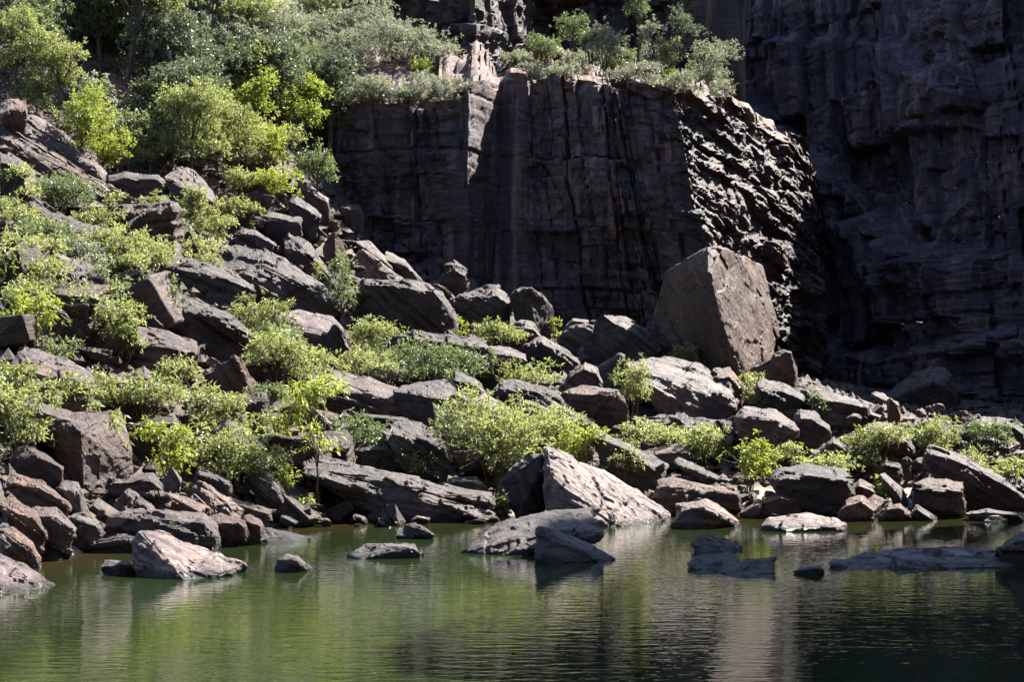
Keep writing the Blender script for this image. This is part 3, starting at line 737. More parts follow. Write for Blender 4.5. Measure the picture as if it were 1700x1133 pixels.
R("boulder", "dark square block under the leaning slab at the right shore", "1514,802,0 1540,793,.5 1600,800,.6 1604,856,.1 1560,862,-.2 1518,858,-.2", 5, tone=.9, tint=BR)
R("boulder", "low shadowed stones row under the leaning slab at the waterline", "1600,852,.2 1640,846,.4 1690,852,.4 1700,866,0 1620,866,0", 5, tone=.8)
# ---- lower left shore
R("boulder", "big split block with dark left face and lit brown right face", "72,720,.3 82,694,.6 120,688,1.4 200,684,1.5 213,722,1.1 219,784,.7 165,794,.2 140,806,-.35 134,718,-.25 118,704,.0 88,780,.5", 60, tone=1.25, tint=(1.15, 1, .9), strat=.6, lip=0)
R("boulder", "dark brown wedge leaning left of the big split block", "14,764,0 38,738,.2 60,745,.5 106,775,.5 101,794,0 60,796,-.2 24,788,-.2", 32, tone=1.0, tint=BR)
R("boulder", "dark sloping block behind the shrubs right of the big split block", "208,708,.2 258,692,.6 288,691,.6 278,712,.3 240,728,-.1 214,738,-.1", -20, tone=1.0)
R("stone", "small blunt stone at the tip of the dark sloping block", "298,692,.1 318,684,.4 328,690,.3 328,712,0 304,714,-.1", 6, tone=1.1)
R("boulder", "dark layered ledge boulder below the big split block", "146,834,0 162,796,.3 190,789,.7 250,784,.8 272,806,.5 280,830,0 215,838,-.2", 4, tone=1.15, strat=2.0)
R("boulder", "flat-topped dark block behind the lit shoreline wedge", "314,812,.2 330,774,.5 362,788,.8 380,796,.7 384,818,.1 340,828,-.1", 14, tone=1.15)
R("boulder", "tan triangular wedge with a lit right slope on the left shore", "308,846,-.1 322,791,.3 338,793,.9 426,848,.9 402,858,.2 384,845,-.25 345,856,-.3", 36, tone=2.4, tint=(1.1, .98, .9), strat=.7, lip=0)
R("boulder", "small rust wedge in front of the tan triangular wedge", "302,850,0 324,821,.2 345,836,.3 368,854,.2 360,858,0 320,858,-.1", 30, tone=1.3, tint=BR)
R("boulder", "angular stone with two facets behind the layered ledge boulder", "262,812,.1 284,773,.2 302,795,.5 298,814,.1 276,824,-.1", 50, tone=1.5)
R("boulder", "grey wedge with a lit right slope above the long rounded shore boulder", "176,852,0 198,824,.2 216,812,.3 264,846,.6 250,856,.2 205,858,-.1", 38, tone=1.5, lip=0)
R("boulder", "small round-topped tan stone beside the rust wedge", "258,832,.1 275,823,.3 295,833,.3 292,846,0 262,846", 10, tone=1.5, tint=BR)
R("boulder", "fan-grained dark rock leaning under the round lime shrub", "414,800,.1 430,778,.3 452,790,.6 488,832,.5 472,842,0 435,838,-.2 420,822,-.1", 42, tone=1.3, strat=1.5)
R("boulder", "long rounded boulder lying along the left shore behind the bright slab", "176,892,0 186,860,.2 220,846,.5 280,848,.8 340,855,.8 360,878,.5 367,910,.1 348,916,-.2 250,902,-.3", 12, tone=1.35, tint=PU, strat=.7, lip=.2)
R("boulder", "brown ledge rock joined to the right end of the long rounded boulder", "345,862,.3 370,854,.6 402,860,.5 408,885,.1 404,906,-.1 368,908,-.1", 26, tone=1.2, tint=BR, strat=1.7)
R("boulder", "stubby brown rock at the water right of the ledge rock", "396,864,.2 415,855,.5 432,862,.4 440,876,.2 434,903,-.1 406,905,-.1", 50, tone=1.2, tint=BR)
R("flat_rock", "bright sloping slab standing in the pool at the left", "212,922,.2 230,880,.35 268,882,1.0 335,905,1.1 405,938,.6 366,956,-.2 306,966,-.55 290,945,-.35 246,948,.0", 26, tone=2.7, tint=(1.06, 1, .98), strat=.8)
R("stone", "small low stone at the left foot of the bright sloping slab", "167,942,0 176,930,.2 205,932,.3 236,942,.2 232,952,0 175,954", 8, tone=1.1)
R("boulder", "rust and grey layered boulder at the left edge above the shore", "0,792,.3 20,786,.6 70,796,.8 116,832,.6 120,850,.1 90,852,-.1 30,836,-.3 0,838,-.3", 26, tone=1.3, tint=BR, strat=2.0)
R("boulder", "curved layered boulder at the left edge just above the dark shore wedge", "0,836,.2 20,828,.5 60,850,.6 76,878,.4 72,904,0 40,900,-.2 0,884,-.3", 34, tone=1.2, tint=BR, strat=2.0)
R("boulder", "dark brown wedge at the left edge over the striped shore slab", "0,876,.2 25,878,.4 55,900,.4 70,925,.3 68,945,0 40,945,-.2 0,922,-.3", 36, tone=1.0, tint=BR, strat=1.5)
R("flat_rock", "striped slab sliding into the water at the left edge", "-20,915,.6 0,918,.7 40,938,.8 90,970,.4 66,980,-.1 0,986,-.5 -20,986,-.5", 32, tone=2.2, tint=PU, strat=1.6)
R("boulder", "tall thin wedge with a lit right edge among the left shore boulders", "92,810,.1 104,798,.3 130,800,.5 152,858,.4 140,860,0 112,836,-.2", 55, tone=1.4)
R("boulder", "round ribbed boulder between the curved one and the long rounded one", "30,858,.2 60,842,.5 92,842,.7 126,876,.5 122,896,0 80,900,-.2 44,884,-.2", 24, tone=1.3, tint=PU, strat=1.5)
R("boulder", "jumble block resting beside the round ribbed boulder", "100,862,.2 130,852,.5 160,866,.5 172,885,.2 150,894,-.1 118,892,-.1", 30, tone=1.4, strat=1.4)
R("boulder", "dark flat layered rock at the waterline behind the bright sloping slab", "144,908,0 160,892,.3 212,881,.6 240,886,.5 226,918,0 160,918,-.2", -8, tone=.95, strat=1.8)
R("flat_rock", "thin dark ledge at the waterline below the stubby brown rock", "434,886,.1 440,876,.3 470,884,.5 514,892,.3 505,902,0 445,902,-.1", 6, tone=.9)
R("stone", "small dark stone alone in the pool with a lit right edge", "456,944,0 460,930,.05 474,921,.15 494,922,.5 521,945,.4 512,951,0 462,952,-.1", 30, tone=1.0)
# ---- centre shore
R("flat_rock", "long dark log-like slab lying on the centre shore", "500,770,.3 526,764,.8 560,764,1.2 620,784,1.3 720,802,1.3 816,822,1.2 827,845,.6 812,866,0 750,868,-.2 700,856,-.3 620,824,-.3 540,794,-.2", 13, tone=1.2, strat=1.9, lip=.2)
R("boulder", "rugged dark boulder with curved right side behind the log-like slab", "632,716,0 658,698,.5 700,704,.8 738,726,.8 750,760,.5 738,796,.1 700,800,-.2 655,752,-.3", 35, tone=1.1)
R("boulder", "low dark boulder left of the small round shrub on the centre shore", "586,746,.1 606,736,.4 644,734,.6 668,760,.4 664,784,0 604,776,-.2", 18, tone=1.1)
R("boulder", "standing dark block with a rough lit right edge beside the great pale slab", "832,802,.1 848,778,.3 880,756,.5 906,755,.1 919,772,.4 912,806,.3 896,854,0 866,850,-.3 846,832,-.1", 68, tone=1.15, strat=.6, lip=0)
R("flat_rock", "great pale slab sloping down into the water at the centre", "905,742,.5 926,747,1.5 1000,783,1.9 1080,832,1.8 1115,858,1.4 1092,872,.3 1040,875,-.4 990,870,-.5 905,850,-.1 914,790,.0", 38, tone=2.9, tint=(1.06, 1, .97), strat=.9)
R("flat_rock", "broad layered slab tilting out of the pool in the centre", "773,914,0 800,894,.2 832,868,.6 900,852,1.0 986,841,1.2 995,868,.5 986,894,-.1 900,912,-.4 800,922,-.3", -14, tone=1.3, strat=2.0, lip=.5)
R("flat_rock", "dark pointed rock in front of the broad layered slab", "888,912,0 896,875,.2 918,878,.4 980,904,.6 1012,926,.3 1000,934,-.1 930,934,-.3 888,926,-.2", 24, tone=1.1)
R("boulder", "low dark whaleback rock alone in the pool left of centre", "578,922,0 606,906,.2 650,900,.6 688,903,.6 701,918,.3 694,928,-.1 600,930,-.3", -2, tone=.95, strat=1.7)
R("stone", "small dark triangular stone at the water before the log-like slab", "658,892,0 676,872,.2 690,868,.2 718,886,.3 705,893,0 670,896", 20, tone=1.0)
R("stone", "leaning stone with a lit right face on the pebbly centre shore", "632,858,.1 644,836,.2 656,836,0 674,868,.3 662,874,-.1 640,872,-.1", 58, tone=1.4)
R("boulder", "low boulder in the gap between the log-like slab and the standing block", "738,806,.2 752,794,.5 790,792,.6 814,816,.3 800,822,0 745,818", 6, tone=1.2)
R("flat_rock", "dark slab with a lit top edge right of the big central shrub", "984,718,.3 996,714,.7 1040,735,.9 1112,770,.8 1100,790,.1 1040,785,-.1 1000,772,-.2", 24, tone=1.0, lip=.2)
R("stone", "small bleached stone at the waterline left of the standing block", "682,866,.1 694,856,.3 712,860,.3 710,870 686,871", 6, tone=2.2)
R("stone", "flat pale stone barely above the water under the log-like slab", "772,868,.1 790,861,.4 806,865,.3 800,870 776,871", 3, tone=2.2)
# ---- right shore
R("flat_rock", "brown layered slab on the shore right of the great pale slab", "1082,830,.1 1090,798,.6 1112,793,1.0 1172,808,1.0 1230,814,.8 1234,838,.2 1180,846,-.2 1100,838,-.3", 6, tone=1.2, tint=BR, strat=1.6, lip=.25)
R("flat_rock", "straight dark beam of rock slanting down to the right on the shore", "1118,768,.2 1126,760,.5 1200,788,.6 1285,820,.5 1274,832,0 1232,820,-.1 1150,786,-.1", 22, tone=1.0, D=40.5, lip=.2)
R("boulder", "tan rounded boulder at the waterline right of the great pale slab", "1113,872,0 1128,837,.4 1172,828,.9 1192,836,.8 1228,868,.5 1204,877,0 1150,880,-.3", 18, tone=2.3, tint=(1.1, .98, .92))
R("boulder", "brown sloping boulder behind the two tan waterline boulders", "1226,852,0 1258,832,.4 1298,814,.8 1322,824,.7 1331,846,.3 1300,860,-.1 1250,862,-.2", -14, tone=1.4, tint=BR)
R("boulder", "low pale streaked boulder at the waterline left of the dark overhang", "1262,874,.1 1276,856,.6 1340,850,1.1 1380,858,1.0 1404,872,.4 1385,882,-.1 1300,884,-.3", 4, tone=2.6, tint=(1.08, 1, .95), lip=.6)
R("boulder", "big dark overhanging boulder on the right shore", "1276,796,.2 1290,778,.6 1335,771,1.0 1405,780,.9 1414,800,.5 1418,822,.2 1392,842,-.1 1336,850,.0 1290,826,-.1", 4, tone=.95, strat=1.3)
R("boulder", "round tan rock on the right shore by the dark overhang", "1392,856,0 1404,832,.3 1430,822,.5 1452,846,.3 1446,864,0 1400,866,-.1", 20, tone=1.5, tint=BR)
R("boulder", "small tan rock left of the square block on the right shore", "1456,860,0 1474,840,.3 1494,836,.4 1512,850,.3 1504,864,0 1464,866,-.1", 16, tone=1.5, tint=BR)
R("boulder", "brown wedge between the dark overhang and the thin leaning slab", "1408,812,.2 1426,794,.5 1450,808,.5 1474,830,.3 1456,842,0 1420,836,-.1", 30, tone=1.3, tint=BR)
R("flat_rock", "thin sunlit slab leaning among the right shore rubble", "1460,790,.3 1468,784,.5 1500,812,.4 1512,840,.2 1504,846,0 1484,812,-.1", 48, tone=1.7)
R("boulder", "dark knob among the rubble above the thin leaning slab", "1456,778,.1 1470,764,.3 1494,770,.4 1500,788,.1 1480,798,-.1 1462,794", 10, tone=.9)
R("boulder", "upright brown stone right of the pale-leaved shrub", "1494,768,.1 1504,757,.2 1514,764,.2 1514,786,0 1498,786", 80, tone=1.5, tint=BR)
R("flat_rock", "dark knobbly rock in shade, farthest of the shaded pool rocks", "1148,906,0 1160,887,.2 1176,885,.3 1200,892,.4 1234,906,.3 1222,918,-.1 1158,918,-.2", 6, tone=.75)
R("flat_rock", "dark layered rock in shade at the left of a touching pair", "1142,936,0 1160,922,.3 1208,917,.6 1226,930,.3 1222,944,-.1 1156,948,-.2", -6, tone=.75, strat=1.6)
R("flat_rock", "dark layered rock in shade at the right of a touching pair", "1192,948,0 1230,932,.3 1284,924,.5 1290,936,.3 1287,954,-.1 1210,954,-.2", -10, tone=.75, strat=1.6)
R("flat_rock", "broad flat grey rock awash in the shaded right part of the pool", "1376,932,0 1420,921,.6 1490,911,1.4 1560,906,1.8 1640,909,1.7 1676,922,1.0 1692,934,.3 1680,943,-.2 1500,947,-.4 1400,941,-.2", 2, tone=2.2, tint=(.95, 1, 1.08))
R("boulder", "ribbed dark boulder at the right edge behind the flat grey rock", "1652,922,0 1666,900,.3 1690,884,.6 1730,880,.7 1735,930,0 1690,940,-.2 1664,934,-.1", 6, tone=.95, strat=1.6)
R("stone", "small dark stone awash left of the flat grey rock", "1316,950,0 1330,941,.2 1356,940,.3 1368,948,.1 1350,955,-.1", 2, tone=.7)
R("stone", "tiny bright stone at the waterline under the leaning right slab", "1634,866,0 1642,858,.1 1656,857,.15 1672,863,.1 1664,868", 4, tone=2.6)
R("stone", "tan stone at the bottom edge of the picture", "135,1135,.1 148,1128,.2 168,1127,.3 186,1135,.2 175,1142 145,1142", 4, tone=2.0, tint=BR)
# ---- blocks on the cliff ledge
R("boulder", "reddish block on the cliff rim right of the split pillar", "836,132,.1 848,112,.4 872,114,.5 880,134,.2 860,140,-.1", 10, D=64.2, deep=.8, tone=1.6, tint=BR)
R("boulder", "rust-red broken block on the ledge under the upper cliff", "880,104,.2 896,72,.5 935,78,.6 946,100,.3 930,112,-.1 890,112,-.1", 15, D=67.5, deep=.9, tone=1.7, tint=(1.5, .95, .7))
R("boulder", "low brown block on the rim beside the low pale shrub", "1004,136,.1 1018,122,.4 1046,126,.4 1052,142,.1 1020,146,-.1", 12, D=63.6, deep=.8, tone=1.5, tint=BR)
R("boulder", "small stepped block on the rim under the pale sunlit shrub", "1120,160,.1 1136,142,.4 1168,150,.5 1178,168,.1 1145,174,-.1", 14, D=64.6, deep=1.0, tone=1.6, tint=BR)
R("boulder", "brown block on the sloping right end of the rim", "1196,182,.1 1210,164,.4 1244,172,.5 1256,192,.1 1220,198,-.1", 20, D=66.6, deep=1.2, tone=1.5, tint=BR)
R("boulder", "square dark block on the rim left of the split pillar", "742,166,.1 750,146,.3 778,144,.4 786,164,.1 764,172,-.1", 5, D=61.8, deep=.8, tone=1.5, tint=BR)

# ------------------------------------------------------------------ rubble between the boulders
def rubble_mesh(seed):
    r = np.random.default_rng(seed)
    p = r.normal(size=(16, 3)); p /= np.linalg.norm(p, axis=1)[:, None]
    p *= np.array([1.0, r.uniform(.6, .9), r.uniform(.45, .8)]) * 0.5
    V, T = hull([tuple(q) for q in p])
    V, T = refine(V, T, 0.14)
    V, bed = erode(V, T, 1.0, (0.2, 0.1, 1), 300 + seed, 1.0, 0.9)
    me = mesh_obj("stone", V, T, ROCK, attrs={"bed": ('POINT', bed)}, smooth=19)
    return me
PROTO = [rubble_mesh(s) for s in range(10)]
PROTO_USED = [False] * 10
def stone_at(px, py, wpx, label, group, r, tone):
    D = ground_hit(px, py)
    k = int(r.integers(10))
    if PROTO_USED[k]:
        o = PROTO[k].copy(); C.objects.link(o)
    else:
        o = PROTO[k]; PROTO_USED[k] = True
    w = wpx / F * D
    P = unproject(px, py, D)
    o.location = (P[0], P[1] + 0.1, P[2] + w * 0.12)
    o.scale = (w, w * r.uniform(.8, 1.1), w * r.uniform(.65, 1.15))
    o.rotation_euler = (r.uniform(-.5, .5), r.uniform(-.2, .6), r.uniform(0, 6.28))
    b = r.choice([0, 1, 1])
    o.color = (tone * (1.2 if b else 1), tone * (1.02 if b else 1), tone * (.92 if b else 1), 1)
    tag(o, where(label, px, py), "stone", group)
    return o

ZONES = [
    # polygon-like boxes: x0,x1,y0,y1 (at x0), y0b,y1b (at x1), count, size range, label, group
    (0, 300, 300, 700, 330, 760, 34, (24, 56), "weathered round stone", "stones on the left slope"),
    (390, 740, 300, 420, 430, 560, 56, (16, 42), "broken rubble stone", "rubble stones by the crest"),
    (300, 840, 560, 780, 560, 800, 36, (22, 50), "dark round stone", "stones on the middle slope"),
    (840, 1330, 560, 780, 620, 790, 34, (22, 50), "brown round stone", "stones below the giant boulder"),
    (1290, 1700, 650, 770, 690, 800, 30, (22, 50), "shaded dark stone", "stones at the recess mouth"),
    (0, 430, 800, 895, 815, 880, 38, (20, 46), "brown shore stone", "stones of the left shore"),
    (430, 830, 828, 885, 845, 872, 34, (16, 40), "tan pebbly-shore stone", "stones of the centre shore"),
    (1000, 1530, 800, 868, 800, 862, 36, (18, 44), "tan shore stone", "stones of the right shore"),
]
rr = np.random.default_rng(21)
for (x0, x1, a0, a1, b0, b1, n, sz, lab, grp) in ZONES:
    for _ in range(n):
        x = rr.uniform(x0, x1); f = (x - x0) / (x1 - x0)
        y = rr.uniform(a0 + (b0 - a0) * f, a1 + (b1 - a1) * f)
        stone_at(x, y, sz[0] + (sz[1] - sz[0]) * rr.uniform() ** 2, lab, grp, rr, rr.uniform(.9, 1.9))

def gravel():
    """uncountable small stones over the whole slope, one object"""
    r = np.random.default_rng(5)
    n = 9500
    px = r.uniform(-150, 1850, n); D = r.uniform(28, 64, n)
    X = (px - HX) / F * D; z = terrain_z(X, D)
    ok = (z > -0.15); X, D, z = X[ok], D[ok], z[ok]; n = len(X)
    ico = np.array([[0, 0, 1], [.9, 0, .2], [.3, .85, .3], [-.7, .5, .2], [-.75, -.55, .25], [.25, -.9, .2], [0, 0, -.6]])
    fc = np.array([[0, 1, 2], [0, 2, 3], [0, 3, 4], [0, 4, 5], [0, 5, 1], [6, 2, 1], [6, 3, 2], [6, 4, 3], [6, 5, 4], [6, 1, 5]])
    s = (0.06 + 0.20 * r.uniform(size=n) ** 2.5)[:, None, None]
    a = r.uniform(0, 6.28, n); ca, sa = np.cos(a), np.sin(a)
    v = ico[None] * s * r.uniform(.6, 1.3, (n, 7, 3))
    v = np.stack([v[..., 0] * ca[:, None] - v[..., 1] * sa[:, None], v[..., 0] * sa[:, None] + v[..., 1] * ca[:, None], v[..., 2]], -1)
    v += np.stack([X, D, z - SINK + 0.04], 1)[:, None]
    f = fc[None] + np.arange(n)[:, None, None] * 7
    o = mesh_obj("gravel", v.reshape(-1, 3), f.reshape(-1, 3), ROCK, attrs={"bed": ('POINT', v[..., 2].ravel())})
    o.color = (1.5, 1.35, 1.2, 1)
    tag(o, "small broken stones covering the slope between the boulders", "gravel", None, "stuff")
gravel()

# ------------------------------------------------------------------ half-buried angular boulders that fill the talus
def block_mesh(seed):
    r = np.random.default_rng(500 + seed)
    sx, sy, sz = 1.0, r.uniform(.6, 1.0), r.uniform(.38, .75)
    p = []
    for x in (-.5, .5):
        for y in (-.5, .5):
            for z in (-.5, .5):
                p.append((x * sx * r.uniform(.7, 1.15), y * sy * r.uniform(.7, 1.15), z * sz * r.uniform(.75, 1.15)))
    for _ in range(4):
        q = r.normal(size=3); q /= np.linalg.norm(q); p.append(tuple(q * np.array([.56 * sx, .5 * sy, .52 * sz])))
    V, T = hull(p)
    V, T = refine(V * 1.6, T, 0.1)
    V, bed = erode(V, T, 1.6, (0.05, 0.1, 1), 700 + seed, 1.5, 0.6)
    return mesh_obj("boulder", V / 1.6, T, ROCK, attrs={"bed": ('POINT', bed)}, smooth=19)
BLOCK = [block_mesh(s) for s in range(14)]
used = set()
BZ = [
    (0, 300, 330, 700, 360, 760, 26, (70, 150), "half-buried grey boulder", "buried boulders of the left slope"),
    (400, 740, 330, 430, 450, 560, 24, (36, 90), "angular piled boulder", "piled boulders by the crest"),
    (300, 840, 560, 780, 580, 790, 26, (60, 130), "half-buried dark boulder", "buried boulders of the middle slope"),
    (840, 1330, 570, 770, 640, 790, 24, (60, 130), "half-buried brown boulder", "buried boulders below the giant one"),
    (1290, 1720, 655, 770, 700, 800, 22, (50, 120), "dark shaded boulder", "boulders at the recess mouth"),
    (0, 430, 790, 900, 815, 885, 24, (50, 110), "half-buried brown shore boulder", "buried boulders of the left shore"),
    (430, 830, 800, 866, 815, 862, 12, (40, 80), "half-buried pebbly-shore boulder", "buried boulders of the centre shore"),
    (1000, 1560, 790, 862, 800, 858, 20, (45, 95), "half-buried tan shore boulder", "buried boulders of the right shore"),
]
rb = np.random.default_rng(99)
for (x0, x1, a0, a1, b0, b1, n, sz, lab, grp) in BZ:
    for _ in range(int(n * 3.0)):
        x = rb.uniform(x0, x1); f = (x - x0) / (x1 - x0)
        y = rb.uniform(a0 + (b0 - a0) * f, a1 + (b1 - a1) * f)
        if any(((x - q[0]) / (q[2] + 14)) ** 2 + ((y - 8 - q[1]) / (q[3] + 14)) ** 2 < 1 for q in ROCK_POS): continue
        D = ground_hit(x, y); k = int(rb.integers(14))
        if k in used: o = BLOCK[k].copy(); C.objects.link(o)
        else: o = BLOCK[k]; used.add(k)
        w = (sz[0] + (sz[1] - sz[0]) * rb.uniform() ** 1.5) / F * D
        P = unproject(x, y, D)
        o.location = (P[0], P[1] + 0.25 * w, P[2] + w * rb.uniform(-.06, .06))
        o.scale = (w, w * rb.uniform(.8, 1.1), w * rb.uniform(.8, 1.2))
        o.rotation_euler = (rb.uniform(-.35, .25), rb.uniform(-.1, .65), rb.choice([0, 3.14]) + rb.uniform(-.6, .6))
        t = rb.uniform(.65, 1.6); br = rb.uniform(0, 1)
        o.color = (t * (1 + .22 * br), t, t * (1 - .14 * br), 1)
        tag(o, where(lab, x, y), "boulder", grp)

# ------------------------------------------------------------------ small angular slabs filling the gaps
SZ = [
    (0, 300, 320, 700, 350, 770, 34, (26, 70), "small flat slab", "small slabs of the left slope"),
    (390, 740, 310, 430, 440, 560, 44, (18, 52), "small angular piled slab", "small slabs under the crest"),
    (300, 840, 560, 790, 570, 800, 34, (26, 66), "small angular slab", "small slabs of the middle slope"),
    (840, 1330, 570, 790, 630, 800, 36, (24, 62), "small brown angular slab", "small slabs below the giant boulder"),
    (1290, 1720, 660, 780, 700, 820, 26, (24, 60), "small shaded slab", "small slabs of the recess mouth"),
    (0, 430, 790, 905, 815, 895, 36, (26, 70), "small brown shore slab", "small slabs of the left shore"),
    (430, 830, 815, 886, 840, 870, 40, (24, 64), "thin flat waterline slab", "thin slabs of the centre waterline"),
    (1000, 1560, 800, 870, 805, 866, 36, (22, 58), "thin flat tan waterline slab", "thin slabs of the right waterline"),
]
for (x0, x1, a0, a1, b0, b1, n, sz, lab, grp) in SZ:
    for _ in range(n):
        x = rb.uniform(x0, x1); f = (x - x0) / (x1 - x0)
        y = rb.uniform(a0 + (b0 - a0) * f, a1 + (b1 - a1) * f)
        if any(((x - q[0]) / (q[2] * .8)) ** 2 + ((y - q[1]) / (q[3] * .8)) ** 2 < 1 for q in ROCK_POS): continue
        D = ground_hit(x, y); k = int(rb.integers(14))
        if k in used: o = BLOCK[k].copy(); C.objects.link(o)
        else: o = BLOCK[k]; used.add(k)
        w = (sz[0] + (sz[1] - sz[0]) * rb.uniform() ** 1.5) / F * D
        P = unproject(x, y, D)
        o.location = (P[0], P[1] + 0.2 * w, P[2] + w * rb.uniform(.0, .1))
        o.scale = (w, w * rb.uniform(.7, 1.1), w * rb.uniform(.42, .95))
        o.rotation_euler = (rb.uniform(-.35, .25), rb.uniform(.0, .75), rb.choice([0, 3.14]) + rb.uniform(-.7, .7))
        t = rb.uniform(.8, 2.1); br = rb.uniform(0, 1)
        o.color = (t * (1 + .2 * br), t, t * (1 - .14 * br), 1)
        tag(o, where(lab, x, y), "slab", grp)

for lst in (BLOCK, PROTO):
    for o in lst:
        if "label" not in o: bpy.data.objects.remove(o)

# ------------------------------------------------------------------ shrubs and trees
def tube(path, r0, r1, sides=4):
    path = np.asarray(path); n = len(path)
    t = np.gradient(path, axis=0); t /= np.maximum(np.linalg.norm(t, axis=1), 1e-9)[:, None]
    a = np.cross(t, [0.31, 0.9, 0.13]); a /= np.linalg.norm(a, axis=1)[:, None]; b = np.cross(t, a)
    ang = np.arange(sides) / sides * 2 * np.pi
    rad = np.linspace(r0, r1, n)[:, None, None]
    v = path[:, None] + rad * (np.cos(ang)[None, :, None] * a[:, None] + np.sin(ang)[None, :, None] * b[:, None])
    i = np.arange(n - 1)[:, None] * sides; j = np.arange(sides)[None]; k = (j + 1) % sides
    f = np.stack([i + j, i + k, i + sides + k, i + sides + j], -1).reshape(-1, 4)
    return v.reshape(-1, 3), f

def joinm(parts):
    V, Fa, o = [], [], 0
    for v, f in parts:
        V.append(v); Fa.append(f + o); o += len(v)
    return np.concatenate(V), np.concatenate(Fa)

def rosettes(tips, dirs, r, per=8, ll=0.11, lw=0.042, droop=0.25, spread=0.9):
    """leaves radiating from every twig tip: folded kites, (verts, quads, value per leaf)"""
    n = len(tips) * per
    c = np.repeat(tips, per, 0) + r.normal(size=(n, 3)) * ll * 0.28
    d = np.repeat(dirs, per, 0) * 0.55 + r.normal(size=(n, 3)) * spread
    d[:, 2] -= droop * r.uniform(0, 1, n)
    d /= np.linalg.norm(d, axis=1)[:, None]
    up = r.normal(size=(n, 3)) * 0.45 + np.array([0, 0, 1])
    s = np.cross(d, up); s /= np.maximum(np.linalg.norm(s, axis=1), 1e-6)[:, None]
    nn = np.cross(s, d)
    L = (ll * r.uniform(.65, 1.3, n))[:, None]; W = (lw * r.uniform(.7, 1.25, n))[:, None]
    p0 = c; p3 = c + d * L - nn * L * 0.18
    m = c + d * L * 0.5
    pa = m + s * W * 0.5 + nn * W * 0.12; pb = m - s * W * 0.5 + nn * W * 0.12
    v = np.stack([p0, pa, p3, pb], 1).reshape(-1, 3)
    f = (np.arange(n)[:, None] * 4 + np.arange(4)[None])
    clump = np.repeat(r.uniform(0, 1, len(tips)), per)
    val = np.clip(0.55 * clump + 0.45 * r.uniform(0, 1, n), 0, 1)
    return v, f, val

def lobes(r, n, w, h, d):
    """uneven crown: n lobes spread in an ellipsoid, flat underneath"""
    c = []
    for i in range(n):
        a = r.uniform(0, 6.28); q = r.uniform(0.15, 1) ** 0.6
        c.append((math.cos(a) * q * w * 0.36, math.sin(a) * q * d * 0.36, h * (r.uniform(0.22, 0.80) - 0.12 * q), r.uniform(.20, .33)))
    return np.array(c)

